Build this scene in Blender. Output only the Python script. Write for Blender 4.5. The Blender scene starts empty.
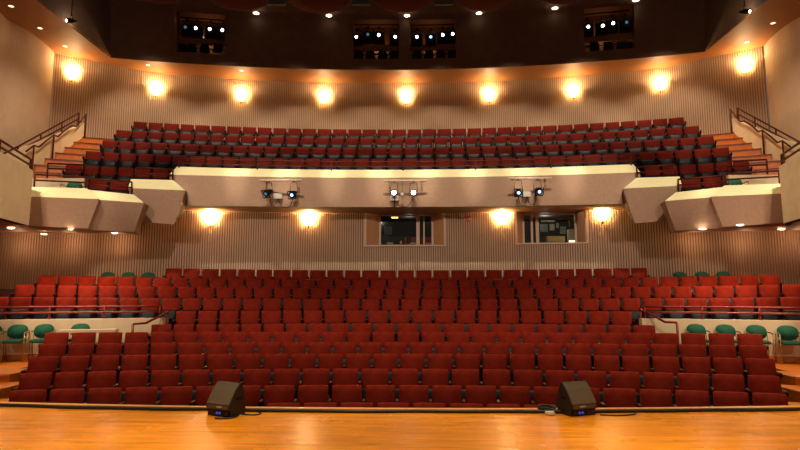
import bpy, bmesh, math, random
from mathutils import Vector, Matrix
random.seed(7)
COL = bpy.context.scene.collection
PI = math.pi
# ---------------------------------------------------------------- camera calibration (used to read sizes off the photo)
F = 560.0; CX = .33; CZ = 2.5
PH = math.atan(65/560); YW = math.radians(1.38)
def ray(x, y):
    u = (x-400)/F; v = (225-y)/F
    f = math.cos(PH)-v*math.sin(PH); z = math.sin(PH)+v*math.cos(PH)
    return (u*math.cos(YW)-f*math.sin(YW), u*math.sin(YW)+f*math.cos(YW), z)
def PY(x, y, Y):
    d = ray(x, y); t = Y/d[1]; return Vector((CX+t*d[0], Y, CZ+t*d[2]))
def PZ(x, y, z):
    d = ray(x, y); t = (z-CZ)/d[2]; return Vector((CX+t*d[0], t*d[1], z))
def PX(x, y, X):
    d = ray(x, y); t = (X-CX)/d[0]; return Vector((X, t*d[1], CZ+t*d[2]))
def PR(x, y, R, cy=-12.0):
    d = ray(x, y); a = d[0]**2+d[1]**2; b = 2*(CX*d[0]-cy*d[1]); c = CX**2+cy**2-R*R
    t = (-b+math.sqrt(b*b-4*a*c))/(2*a); return Vector((CX+t*d[0], t*d[1], CZ+t*d[2]))
# ---------------------------------------------------------------- materials
def s2l(c):
    return tuple(((v/255)/12.92 if v/255 <= .04045 else ((v/255+.055)/1.055)**2.4) for v in c)
def mat(name, rgb, rough=.6, metal=0., noise=0., nscale=8., bump=0., bscale=60., spec=None, emit=None, estr=0.):
    m = bpy.data.materials.new(name); m.use_nodes = True
    nt = m.node_tree; p = nt.nodes['Principled BSDF']
    c = s2l(rgb); p.inputs['Base Color'].default_value = (*c, 1)
    p.inputs['Roughness'].default_value = rough; p.inputs['Metallic'].default_value = metal
    if spec is not None: p.inputs['Specular IOR Level'].default_value = spec
    if emit: p.inputs['Emission Color'].default_value = (*s2l(emit), 1); p.inputs['Emission Strength'].default_value = estr
    if noise or bump: tc = nt.nodes.new('ShaderNodeTexCoord')
    if noise:
        n = nt.nodes.new('ShaderNodeTexNoise'); n.inputs['Scale'].default_value = nscale; n.inputs['Detail'].default_value = 4
        nt.links.new(tc.outputs['Object'], n.inputs['Vector'])
        r = nt.nodes.new('ShaderNodeValToRGB'); r.color_ramp.elements[0].position = .3; r.color_ramp.elements[1].position = .7
        r.color_ramp.elements[0].color = (*[v*(1-noise) for v in c], 1); r.color_ramp.elements[1].color = (*[min(1, v*(1+noise)) for v in c], 1)
        nt.links.new(n.outputs['Fac'], r.inputs['Fac']); nt.links.new(r.outputs['Color'], p.inputs['Base Color'])
    if bump:
        n = nt.nodes.new('ShaderNodeTexNoise'); n.inputs['Scale'].default_value = bscale
        nt.links.new(tc.outputs['Object'], n.inputs['Vector'])
        b = nt.nodes.new('ShaderNodeBump'); b.inputs['Strength'].default_value = bump; b.inputs['Distance'].default_value = .01
        nt.links.new(n.outputs['Fac'], b.inputs['Height']); nt.links.new(b.outputs['Normal'], p.inputs['Normal'])
    return m
def wood(name, rgb, rough=.35, var=.25, plank=.0, sx=1.2, sy=14.0, seam=.55, coat=0.):
    """long-grain wood running along X; plank = board width in Y"""
    m = bpy.data.materials.new(name); m.use_nodes = True
    nt = m.node_tree; p = nt.nodes['Principled BSDF']; L = nt.links.new; N = nt.nodes.new
    c = s2l(rgb); p.inputs['Roughness'].default_value = rough; p.inputs['Coat Weight'].default_value = coat; p.inputs['Coat Roughness'].default_value = .12
    tc = N('ShaderNodeTexCoord'); mp = N('ShaderNodeMapping'); mp.inputs['Scale'].default_value = (sx, sy, sy)
    L(tc.outputs['Object'], mp.inputs['Vector'])
    n = N('ShaderNodeTexNoise'); n.inputs['Scale'].default_value = 1.6; n.inputs['Detail'].default_value = 6; n.inputs['Roughness'].default_value = .6
    L(mp.outputs['Vector'], n.inputs['Vector'])
    r = N('ShaderNodeValToRGB'); r.color_ramp.elements[0].position = .3; r.color_ramp.elements[1].position = .72
    r.color_ramp.elements[0].color = (*[v*(1-var) for v in c], 1); r.color_ramp.elements[1].color = (*[min(1, v*(1+var)) for v in c], 1)
    L(n.outputs['Fac'], r.inputs['Fac'])
    out = r.outputs['Color']
    if plank:
        br = N('ShaderNodeTexBrick'); br.inputs['Scale'].default_value = 1.0; br.inputs['Brick Width'].default_value = 2.4
        br.inputs['Row Height'].default_value = plank; br.inputs['Mortar Size'].default_value = .0022; br.inputs['Bias'].default_value = 0
        br.inputs['Color1'].default_value = (.82, .8, .78, 1); br.inputs['Color2'].default_value = (1.12, 1.1, 1.1, 1); br.inputs['Mortar'].default_value = (seam, seam*.9, seam*.8, 1)
        L(tc.outputs['Object'], br.inputs['Vector'])
        mx = N('ShaderNodeMix'); mx.data_type = 'RGBA'; mx.blend_type = 'MULTIPLY'; mx.inputs[0].default_value = 1
        L(out, mx.inputs[6]); L(br.outputs['Color'], mx.inputs[7]); out = mx.outputs[2]
        n2 = N('ShaderNodeTexNoise'); n2.inputs['Scale'].default_value = .9; n2.inputs['Detail'].default_value = 3
        L(tc.outputs['Object'], n2.inputs['Vector'])
        mr = N('ShaderNodeMapRange'); mr.inputs['To Min'].default_value = rough-.08; mr.inputs['To Max'].default_value = rough+.1
        L(n2.outputs['Fac'], mr.inputs['Value']); L(mr.outputs['Result'], p.inputs['Roughness'])
    L(out, p.inputs['Base Color'])
    return m
def glass_mat(name):
    m = bpy.data.materials.new(name); m.use_nodes = True; nt = m.node_tree; nt.nodes.clear()
    o = nt.nodes.new('ShaderNodeOutputMaterial'); t = nt.nodes.new('ShaderNodeBsdfTransparent'); g = nt.nodes.new('ShaderNodeBsdfGlossy')
    t.inputs[0].default_value = (.86, .9, .88, 1); g.inputs['Roughness'].default_value = .03
    mx = nt.nodes.new('ShaderNodeMixShader'); mx.inputs[0].default_value = .03
    nt.links.new(t.outputs[0], mx.inputs[1]); nt.links.new(g.outputs[0], mx.inputs[2]); nt.links.new(mx.outputs[0], o.inputs[0])
    return m
M = dict(
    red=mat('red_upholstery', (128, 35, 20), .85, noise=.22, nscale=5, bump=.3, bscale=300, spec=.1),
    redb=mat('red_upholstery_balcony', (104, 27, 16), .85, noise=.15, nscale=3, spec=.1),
    shell=mat('black_seat_shell', (4, 8, 18), .5, noise=.2, nscale=6, spec=.25),
    iron=mat('black_iron', (8, 7, 8), .5, noise=.2, spec=.2),
    arm=mat('arm_pad', (92, 68, 48), .3, noise=.3),
    trimg=mat('grey_edge_trim', (88, 70, 62), .5, noise=.1),
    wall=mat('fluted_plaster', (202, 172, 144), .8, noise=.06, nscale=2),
    groove=mat('shadowed_groove', (120, 90, 68), .9, noise=.08, nscale=3),  # recess shade put into a darker wall tone
    groove_upper=mat('shadowed_groove_upper', (146, 116, 90), .9, noise=.08, nscale=3),  # same painted recess shade, weaker on the upper wall
    face=mat('parapet_textured_plaster', (166, 132, 108), .9, noise=.08, nscale=14, bump=.35, bscale=90),
    cap=mat('cream_cap', (255, 240, 186), .7, noise=.03, nscale=4),
    plaster=mat('cream_plaster', (232, 208, 168), .8, noise=.05, nscale=4),
    soffit=mat('warm_soffit', (156, 100, 52), .6, noise=.06, nscale=1.5),
    bulk=mat('dark_bulkhead', (80, 56, 42), .85, noise=.12, nscale=3),
    dark=mat('dark_void', (20, 15, 13), .9, noise=.2),
    beam=mat('bulkhead_beam', (96, 58, 30), .7, noise=.15),
    carpet=mat('dark_red_carpet', (54, 22, 18), .95, noise=.3, nscale=40),
    green=mat('green_upholstery', (20, 92, 66), .8, noise=.15, nscale=20, bump=.3, bscale=200),
    chrome=mat('gold_beige_frame', (176, 140, 96), .3, metal=.7, noise=.05),
    redrail=mat('red_painted_rail', (124, 30, 20), .35, metal=.2, noise=.12),
    rail=mat('oxblood_rail', (80, 27, 13), .55, metal=.0, spec=.2, noise=.12),
    wood=wood('stage_maple', (214, 134, 26), .27, .38, plank=.057, coat=.0),
    step=wood('step_oak', (204, 112, 20), .4, .25),
    nosed=wood('dark_nosing', (112, 56, 20), .4, .15),
    nose=wood('pale_nosing', (220, 160, 96), .4, .15),
    cable=mat('black_rubber', (14, 13, 13), .5, noise=.2),
    wedge=mat('speaker_grille', (90, 74, 58), .55, noise=.12, nscale=60, bump=.6, bscale=500),
    wedged=mat('speaker_cabinet', (24, 20, 17), .5, noise=.2, bump=.3, bscale=200),
    blue=mat('blue_socket', (40, 60, 170), .4, noise=.1, emit=(60, 90, 255), estr=.5),
    white=mat('white_plastic', (210, 200, 185), .5, noise=.05),
    silver=mat('silver_print', (190, 185, 175), .4, noise=.05),
    table=mat('cream_table_top', (226, 206, 168), .5, noise=.05),
    firered=mat('red_alarm', (178, 12, 10), .4, noise=.05),
    frame=mat('window_frame_paint', (206, 178, 154), .55, noise=.06),
    reveal=mat('reveal_plaster', (186, 140, 96), .75, noise=.06),
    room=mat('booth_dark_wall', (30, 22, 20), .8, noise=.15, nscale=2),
    paper=mat('pinned_paper', (176, 172, 156), .8, noise=.12, nscale=9),
    grey=mat('grey_screen', (120, 128, 126), .5, noise=.1),
    amber=mat('amber_card', (206, 168, 96), .6, noise=.1),
    navy=mat('navy_cloth', (44, 56, 78), .9, noise=.3, nscale=12),
    redchair=mat('booth_red_fabric', (150, 40, 22), .8, noise=.2),
    pipe=mat('tan_pipe', (226, 204, 176), .5, metal=.0, noise=.1),
    domes=mat('red_lit_reflector', (66, 20, 8), .9, spec=.05, noise=.12, nscale=2),  # red light on the dishes put into their base colour
    greyg=mat('grey_green_panel', (60, 62, 56), .8, noise=.15),
    glow=mat('sconce_glass', (255, 230, 180), .4, noise=.02, emit=(255, 212, 130), estr=20),
    lens=mat('lit_lens', (240, 246, 255), .1, noise=.02, emit=(235, 242, 255), estr=9),
    lensb=mat('blue_lit_lens', (180, 205, 255), .1, noise=.02, emit=(120, 160, 255), estr=4),
    lensd=mat('dim_lens', (70, 110, 140), .08, noise=.2, nscale=30, emit=(90, 140, 170), estr=.5),
    dl=mat('downlight_glass', (255, 245, 225), .3, noise=.02, emit=(255, 236, 205), estr=9),
    dls=mat('small_downlight_glass', (255, 240, 215), .3, noise=.02, emit=(255, 226, 180), estr=3),
    yl=mat('yellow_fixture', (255, 226, 140), .4, noise=.02, emit=(255, 214, 120), estr=3),
    glass=glass_mat('booth_glass'),
)
# ---------------------------------------------------------------- mesh builder
class MB:
    def __init__(s): s.v = []; s.f = []; s.mi = []; s.cur = 0; s.sm = []
    def add(s, vs, fs, smooth=False):
        b = len(s.v); s.v += [tuple(v) for v in vs]
        for f in fs: s.f.append([b+i for i in f]); s.mi.append(s.cur); s.sm.append(smooth)
    def box(s, c, d, rz=0, bev=0):
        hx, hy, hz = d[0]/2, d[1]/2, d[2]/2
        if bev:
            bm = bmesh.new(); bmesh.ops.create_cube(bm, size=1)
            for v in bm.verts: v.co = Vector((v.co.x*d[0], v.co.y*d[1], v.co.z*d[2]))
            bmesh.ops.bevel(bm, geom=bm.edges[:], offset=bev, segments=2, affect='EDGES')
            R = Matrix.Rotation(rz, 3, 'Z'); vs = [R@v.co+Vector(c) for v in bm.verts]
            s.add(vs, [[v.index for v in f.verts] for f in bm.faces]); bm.free(); return
        R = Matrix.Rotation(rz, 3, 'Z')
        vs = [R@Vector((x, y, z))+Vector(c) for x in (-hx, hx) for y in (-hy, hy) for z in (-hz, hz)]
        s.add(vs, [(0, 1, 3, 2), (4, 6, 7, 5), (0, 4, 5, 1), (2, 3, 7, 6), (0, 2, 6, 4), (1, 5, 7, 3)])
    def tube(s, pts, r, n=6, closed=False):
        pts = [Vector(p) for p in pts]; rings = []
        for i, p in enumerate(pts):
            if i == 0: t = pts[1]-p
            elif i == len(pts)-1: t = p-pts[i-1]
            else: t = (pts[i+1]-p).normalized()+(p-pts[i-1]).normalized()
            t.normalize(); a = Vector((0, 0, 1)) if abs(t.z) < .9 else Vector((1, 0, 0))
            u = t.cross(a).normalized(); w = t.cross(u).normalized()
            rings.append([p+r*(math.cos(2*PI*k/n)*u+math.sin(2*PI*k/n)*w) for k in range(n)])
        vs = [q for g in rings for q in g]; fs = []
        for i in range(len(rings)-1):
            for k in range(n): fs.append((i*n+k, i*n+(k+1) % n, (i+1)*n+(k+1) % n, (i+1)*n+k))
        fs.append(tuple(range(n-1, -1, -1))); fs.append(tuple((len(rings)-1)*n+k for k in range(n)))
        s.add(vs, fs, True)
    def cyl(s, p0, p1, r0, r1=None, n=12):
        r1 = r0 if r1 is None else r1; p0 = Vector(p0); p1 = Vector(p1); t = (p1-p0).normalized()
        a = Vector((0, 0, 1)) if abs(t.z) < .9 else Vector((1, 0, 0)); u = t.cross(a).normalized(); w = t.cross(u)
        vs = [p+r*(math.cos(2*PI*k/n)*u+math.sin(2*PI*k/n)*w) for p, r in ((p0, r0), (p1, r1)) for k in range(n)]
        s.add(vs, [(k, (k+1) % n, n+(k+1) % n, n+k) for k in range(n)]+[tuple(range(n-1, -1, -1)), tuple(range(n, 2*n))])
    def lathe(s, c, prof, n=16, a0=0, a1=2*PI, sx=1, sy=1):
        full = abs(a1-a0-2*PI) < 1e-6; m = n if full else n+1; vs = []
        for r, z in prof:
            for k in range(m):
                a = a0+(a1-a0)*k/n; vs.append((c[0]+sx*r*math.cos(a), c[1]+sy*r*math.sin(a), c[2]+z))
        fs = []
        for i in range(len(prof)-1):
            for k in range(n):
                k2 = (k+1) % m; fs.append((i*m+k, i*m+k2, (i+1)*m+k2, (i+1)*m+k))
        s.add(vs, fs, True)
    def prism(s, poly, y0, y1, axis='y'):
        """poly in (x,z) for axis y; in (y,z) for axis x"""
        n = len(poly)
        if axis == 'y': vs = [(a, y0, b) for a, b in poly]+[(a, y1, b) for a, b in poly]
        elif axis == 'x': vs = [(y0, a, b) for a, b in poly]+[(y1, a, b) for a, b in poly]
        else: vs = [(a, b, y0) for a, b in poly]+[(a, b, y1) for a, b in poly]
        s.add(vs, [tuple(range(n)), tuple(range(2*n-1, n-1, -1))]+[(k, n+k, n+(k+1) % n, (k+1) % n) for k in range(n)])
    def mesh(s, name, mats):
        me = bpy.data.meshes.new(name); me.from_pydata(s.v, [], s.f)
        for m in mats: me.materials.append(m)
        for p, i, q in zip(me.polygons, s.mi, s.sm): p.material_index = i; p.use_smooth = q
        bm = bmesh.new(); bm.from_mesh(me); bmesh.ops.recalc_face_normals(bm, faces=bm.faces[:]); bm.to_mesh(me); bm.free()
        return me
    def build(s, name, m, parent=None, origin=None):
        if not isinstance(m, (list, tuple)): m = [m]
        if origin is not None:
            o = Vector(origin); s.v = [tuple(Vector(v)-o) for v in s.v]
        me = s.mesh(name, m); ob = bpy.data.objects.new(name, me); COL.objects.link(ob)
        if origin is not None: ob.location = origin
        if parent: ob.parent = parent
        return ob
def tag(o, label=None, cat=None, group=None, kind=None):
    if label: o['label'] = label
    if cat: o['category'] = cat
    if group: o['group'] = group
    if kind: o['kind'] = kind
    return o
def empty(name, loc=(0, 0, 0), rz=0, label=None, cat=None, group=None):
    o = bpy.data.objects.new(name, None); COL.objects.link(o); o.location = loc; o.rotation_euler = (0, 0, rz); o.empty_display_size = .1
    return tag(o, label, cat, group)
def copy_tree(o, parent=None):
    c = o.copy(); COL.objects.link(c)
    if parent: c.parent = parent
    for ch in o.children: copy_tree(ch, c)
    return c
def struct(o, label, cat='structure'): return tag(o, label, cat, kind='structure')
ORD = ['zeroth', 'first', 'second', 'third', 'fourth', 'fifth', 'sixth', 'seventh', 'eighth', 'ninth', 'tenth', 'eleventh', 'twelfth']
def nth(k):
    if k < len(ORD): return ORD[k]
    return '%d%s' % (k, {1: 'st', 2: 'nd', 3: 'rd'}.get(k % 10 if k % 100 not in (11, 12, 13) else 0, 'th'))
# ---------------------------------------------------------------- rows of seats (measured: left edges of the backs along each row)
# name, radius, z top centre, z top change at ends, X of ends, y of seat tops, edges
def P(s): return [float(t) for t in s.split()]
ROWS = [
 (20.50, .84, .00, 4.0, 404.5, P('266 302.5 339.5 376 412 449 486 523 559')),
 (21.35, .956, .03, 5.8, 388, P('8 48.5 87 124 160 195 229.5 263 297 331 365 398 431.5 464.5 499 533 567.5 602.5 639 674.5 712 752 790.5')),
 (22.30, 1.089, .03, 6.6, 371, P('18.5 54 86.5 118.5 150.5 182 212 243 273 302 332 361 391 421 451 482 513 545 577 609 642.5 676.5 711.5 747 783')),
 (23.25, 1.247, .04, 6.9, 356, P('27.5 60 91 121 150 178.5 207 235.5 263 290.5 318 345.5 373 400 427 455 482 509 537 565 593.5 622 652 682 713 745 778')),
 (24.15, 1.388, .05, 7.2, 343.5, P('38 68 96 124 150.5 178 205 231 257 282.5 308 333.5 359 384 409.5 435 460 485 511.5 537.5 565 593 621 650 679 708.5 738.5 770')),
 (25.00, 1.546, .055, 7.5, 333, P('44 71 98 124.5 150.5 175.5 200 224.5 249.5 273.5 297.5 322 347 372 397 421.5 447 472 497 522 547.5 574 599.5 626 653 680.5 708 736.5 765')),
 (25.90, 1.690, .0, 6.2, 323, P('151 173.5 196 218.5 241 263.5 286 308.5 330 352 374 397 420 443.5 467 490 513 537 560.5 584.5 608 633 657.5')),
 (26.90, 1.969, .0, 6.2, 310, P('176 198 219.5 240.5 261.5 283 303.5 324.5 346 368 390 411.5 434 456 477.5 499 521 543.5 566 589 611 634')),
 (27.80, 2.256, .07, 9.7, 298, P('-11 10.5 33.5 56 78 99.5 120 141 162 182.5 203 223 243 263 283 303 322 342 361.5 381.5 401 421 440.5 460 480 499.5 519.5 540 560 581 601 622 642 664 686 708.5 732 756 780 804')),
 (28.70, 2.560, .08, 10.0, 287, P('15 36 57.5 78.5 99 119 138.5 158 178 197 216.5 235.5 254 274 292.5 310.5 329.5 347.5 366.5 385.5 404 423 442 460 478.5 498 516.5 535.5 555 574 593 613 632.5 653 673 693.5 714.5 735.5 759 782 804')),
 (29.55, 2.833, .09, 10.35, 278, P('38 58.5 78 97.5 117 136 154.5 173 191 209.5 228 246 263.5 281.5 299.5 317 335 352.5 370.5 388 406 423.5 441.5 459 477 495 513 531 549 567.5 585.5 604 622.5 641 660 680 699 719 740 760 781')),
 (30.40, 3.142, .04, 7.5, 269, P('165.8 184 202 220.5 238.5 256.5 274 292 310 327.5 345 362.5 380.5 398 416 433.5 451 468.5 486 504 522 540 558 576 594 613 631 649')),
]
BROWS = [
 (33.5, 8.81, -.075, 10.1, 126, P('134 149 165 181 196 212 227.5 243 258 273.5 288.5 303 318 333.5 348.5 363 378 393 408 423 438 453 468 483 498 513 528 543 558.5 574 590 605.5 621 637 653 669 685.5')),
 (32.6, 8.22, -.09, 10.1, 134, P('117 133 149 164.5 180 195.5 211 226 241 256.5 271 286 301 316 331 346 360.5 375 390 405 419.5 434.5 449.5 464 479 494 509 524 539 555 570 586 601.5 617 633 650 667 684 700.5')),
 (31.7, 7.60, -.095, 10.1, 144, P('103 119.5 136 152.5 169 185 201 217 233 249 265 280.5 296 311.5 327.5 343 358 374 389 404.5 420 435.5 451 466.5 482 498 513.5 529 545 561 577 594 610 627 644 662 679.5 697 715.5')),
 (30.9, 7.00, -.09, 10.1, 155, P('86 104 121 138.5 156 173 190 207 223.5 240 257 273.5 290 306 322 338 354.5 371 387 403 419.5 436 452 468.5 485 501 517.5 533.5 550.5 567 584 602.5 620 638.5 656.5 675 694 712.5 731')),
]
BWING = [  # rows that exist only in the side boxes
 (30.05, 6.27, 0, 10, 163, P('66 84.5 101 118.5 136 153 170.5')),
 (30.05, 6.27, 0, 10, 160, P('644 662 679.5 698 715.5 733 751')),
 (29.20, 5.69, 0, 10, 179, P('90 110 130.5')),
 (29.20, 5.69, 0, 10, 176.5, P('681 703 723')),
]
SEATH = .88
def row_z(row, X): return row[1]+row[2]*(X/row[3])**2
def row_pts(row):
    R, zc, dz, xe, yy, xs = row; out = []
    for x in xs:
        p = PR(x-1, yy, R)
        for _ in range(3):   # ray re-aimed at this height
            z = row_z(row, p.x); y = 290-(z-CZ)*F/p.y
            p = PR(x-1, y, R)
        out.append(Vector((p.x, p.y, row_z(row, p.x))))
    return out
# ---- seat template, front = -Y, pitch .56 (x from -.28 to .28), origin on the floor
def seat_meshes(red, simple=False):
    out = {}
    # backrest: rounded pad leaning back
    def pad(w, prof_f, prof_b, nx=6, crown=.02):
        mb = MB(); vs = []; n = len(prof_f); L = prof_f+prof_b[::-1]; k = len(L)
        for i in range(nx+1):
            t = -1+2*i/nx; x = t*w/2
            e = 1-abs(t)**6
            for j, (y, z) in enumerate(L):
                yc = sum(a[0] for a in L)/k
                yy = y if abs(t) < .99 else yc+(y-yc)*.7
                zz = z-(.004*abs(t)**6 if j in (n-1, n) else 0)
                vs.append((x, yy-(crown*(1-t*t) if j < n and 0 < j < n-1 else 0), zz))
        fs = [(i*k+j, i*k+(j+1) % k, (i+1)*k+(j+1) % k, (i+1)*k+j) for i in range(nx) for j in range(k)]
        fs += [tuple(range(k)), tuple(nx*k+j for j in range(k-1, -1, -1))]
        mb.add(vs, fs, True); return mb
    out['backrest'] = pad(.492, [(-.035, .43), (-.055, .47), (-.03, .62), (.005, .78), (.03, .865)], [(.03, .42), (.03, .5), (.05, .65), (.075, .8), (.07, .88)]).mesh('backrest', [red])
    out['seat_cushion'] = pad(.47, [(-.215, .30), (-.20, .36), (-.165, .44), (-.125, .50), (-.11, .53)], [(-.12, .27), (-.1, .32), (-.07, .40), (-.05, .48), (-.06, .53)], 4, 0).mesh('seat_cushion', [red])
    out['seat_shell'] = pad(.485, [(-.24, .29), (-.245, .35), (-.205, .45), (-.165, .53), (-.14, .57)], [(-.19, .27), (-.215, .32), (-.18, .42), (-.14, .50), (-.115, .565)], 4, .012).mesh('seat_shell', [M['shell']])
    mb = MB(); mb.prism([(-.05, 0), (.06, 0), (.05, .30), (.07, .62), (-.17, .64), (-.17, .60), (-.03, .54)], -.018, .018, 'x'); mb.box((0, 0, .012), (.07, .24, .024))
    out['side_frame'] = mb.mesh('side_frame', [M['iron']])
    mb = MB(); mb.box((0, -.045, .652), (.046, .22, .026), bev=.008); out['armrest'] = mb.mesh('armrest', [M['arm']])
    return out
SM = seat_meshes(M['red'])
def make_seat():
    r = empty('theatre_seat')
    for k in ('backrest', 'seat_cushion', 'seat_shell'):
        o = bpy.data.objects.new(k, SM[k]); COL.objects.link(o); o.parent = r
    f = bpy.data.objects.new('side_frame', SM['side_frame']); COL.objects.link(f); f.parent = r; f.location = (-.28, 0, 0)
    a = bpy.data.objects.new('armrest', SM['armrest']); COL.objects.link(a); a.parent = f
    return r
proto = make_seat(); used = False
RN = ['front row', 'second row', 'third row', 'fourth row', 'fifth row', 'sixth row', 'seventh row', 'eighth row', 'ninth row', 'tenth row', 'eleventh row', 'back row']
for ri, row in enumerate(ROWS):
    pts = row_pts(row); n = len(pts)-1
    for k in range(n):
        a, b = pts[k], pts[k+1]; c = (a+b)/2; w = (b-a).xy.length
        o = proto if not used else copy_tree(proto); used = True
        o.location = (c.x, c.y, c.z-SEATH); o.rotation_euler = (0, 0, math.atan2(b.y-a.y, b.x-a.x)); o.scale = (w/.56, 1, 1)
        half = k < (n+1)//2; i = k+1 if half else n-k
        side = 'left' if half else 'right'
        pos = '%s from the %s end' % (nth(i), side)
        col = 'dark red'
        if ri in (8, 9, 10) and (k < 7 or k >= n-7): col = 'bright red'
        rn = RN[ri]+(' from the stage' if 0 < ri < 11 else '') + (' downstairs' if ri in (0, 11) else '')
        tag(o, '%s theatre seat, %s of the %s' % (col, pos, rn), 'seat', 'red theatre seats, %s of the lower floor' % RN[ri].split(' at ')[0])
        if k == n-1:
            f = bpy.data.objects.new('side_frame', SM['side_frame']); COL.objects.link(f); f.parent = o; f.location = (.28, 0, 0)
            q = bpy.data.objects.new('armrest', SM['armrest']); COL.objects.link(q); q.parent = f
# ---- balcony seats: past the 300 nearest, one object
def merge_seats(rows, name):
    parts = [('backrest', 0, 0), ('seat_cushion', 0, 0), ('seat_shell', 1, 0), ('side_frame', 2, -.28), ('armrest', 3, -.28)]
    data = [([v.co.copy() for v in SM[k].vertices], [tuple(p.vertices) for p in SM[k].polygons], mi, dx) for k, mi, dx in parts]
    V = []; Fc = []; MI = []
    for row in rows:
        pts = row_pts(row)
        for k in range(len(pts)-1):
            a, b = pts[k], pts[k+1]; c = (a+b)/2; w = (b-a).xy.length; an = math.atan2(b.y-a.y, b.x-a.x); sc = w/.56
            ca, sa = math.cos(an), math.sin(an)
            for vs, fs, mi, dx in data+([(data[3][0], data[3][1], 2, .28), (data[4][0], data[4][1], 3, .28)] if k == len(pts)-2 else []):
                base = len(V)
                for v in vs:
                    x = (v.x+dx)*sc; V.append((c.x+ca*x-sa*v.y, c.y+sa*x+ca*v.y, c.z-SEATH+v.z))
                for f in fs: Fc.append([base+i for i in f]); MI.append(mi)
    me = bpy.data.meshes.new(name); me.from_pydata(V, [], Fc)
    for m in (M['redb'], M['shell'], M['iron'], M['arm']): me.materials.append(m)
    me.polygons.foreach_set('material_index', MI); me.polygons.foreach_set('use_smooth', [True]*len(Fc)); me.update()
    o = bpy.data.objects.new(name, me); COL.objects.link(o); return o
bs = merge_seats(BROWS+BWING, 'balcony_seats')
tag(bs, 'rows of red theatre seats with black tipped-up pans filling the balcony', 'seats', kind='stuff')
# ---------------------------------------------------------------- tiers (ring slabs that the rows stand on)
def ring(name, R0, R1, x0, x1, ztop, zbot, m, label, n=24, cy=-12.):
    """slab between radii; ztop may be a function of X"""
    zf = ztop if callable(ztop) else (lambda X: ztop)
    zb = zbot if callable(zbot) else (lambda X: zbot)
    mb = MB(); vs = []
    for i in range(n+1):
        X = x0+(x1-x0)*i/n
        ya = cy+math.sqrt(R0*R0-X*X); yb = cy+math.sqrt(R1*R1-X*X)
        vs += [(X, ya, zb(X)), (X, ya, zf(X)), (X, yb, zf(X)), (X, yb, zb(X))]
    fs = [(i*4+j, i*4+(j+1) % 4, (i+1)*4+(j+1) % 4, (i+1)*4+j) for i in range(n) for j in range(4)]
    fs += [(0, 1, 2, 3), (n*4+3, n*4+2, n*4+1, n*4)]
    mb.add(vs, fs); o = mb.build(name, m)
    if label: struct(o, label)
    return o
ends = []
for i, row in enumerate(ROWS):
    pts = row_pts(row); xe = max(abs(pts[0].x), abs(pts[-1].x))+.1
    if i == 0: xe = 5.9
    if i in (6, 7): xe = 6.12
    if i == 11: xe = 7.9
    if i in (8, 9, 10): xe = 12.4
    ends.append(xe)
    R0 = row[0]-.46 if i else 19.4; R1 = ROWS[i+1][0]-.46 if i < 11 else 31.25
    ring('floor_tier', R0, R1, -xe, xe, (lambda X, r=row: row_z(r, X)-SEATH), -.6, M['carpet'], 'dark carpeted floor tier under the %s of lower seats' % RN[i].split(' at')[0])
# side back corners beyond row 12
for s in (-1, 1):
    nm = 'left' if s < 0 else 'right'
    a, b = sorted((s*7.92, s*12.4))
    ring('floor_corner', 29.96, 31.0, a, b, 2.25, -.6, M['carpet'], 'carpeted %s back corner of the lower floor' % nm, 8)
    a, b = sorted((s*6.15, s*13.4))
    ring('floor_aisle', 26.36, 27.32, a, b, 1.40, -.6, M['carpet'], 'carpeted cross aisle behind the %s low wall' % nm, 8)
    # wooden side aisle steps going down to the stage
    levels = [(0, .30), (1, .47), (2, .64), (3, .79), (4, .93)]
    for i, z in levels:
        R0 = ROWS[i][0]-.46; R1 = ROWS[i+1][0]-.46 if i < 4 else 24.54
        x0 = ends[i]+.01
        a, b = sorted((s*x0, s*11.5))
        o = ring('side_aisle_step', R0, R1, a, b, z, -.6, M['step'], None, 8)
        tag(o, 'wooden step of the %s side aisle, %s up from the stage' % (nm, nth(i+1)), 'step', 'wooden side aisle steps', )
        o['kind'] = 'structure'
        q = ring('nosing', R0-.012, R0+.04, a, b, z+.012, z-.025, M['nose'], None, 8); q.parent = o
    a, b = sorted((s*(ends[5]+.01), s*12.4))
    ring('floor_landing', 24.55, 26.1, a, b, .93, -.6, M['step'], 'wooden landing with green chairs on the %s side' % nm, 8)
    # dado wall
    xw = abs(PR(164, 319, 26.2).x)
    a, b = sorted((s*xw, s*12.8))
    ring('wall_low_'+nm, 26.12, 26.3, a, b, 1.83, -.6, M['plaster'], 'low cream wall behind the green chairs on the %s' % nm, 16)
    o = ring('baseboard_'+nm, 26.095, 26.115, a, b, 1.06, .935, M['step'], 'wooden baseboard of the low %s wall' % nm, 16)
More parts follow.
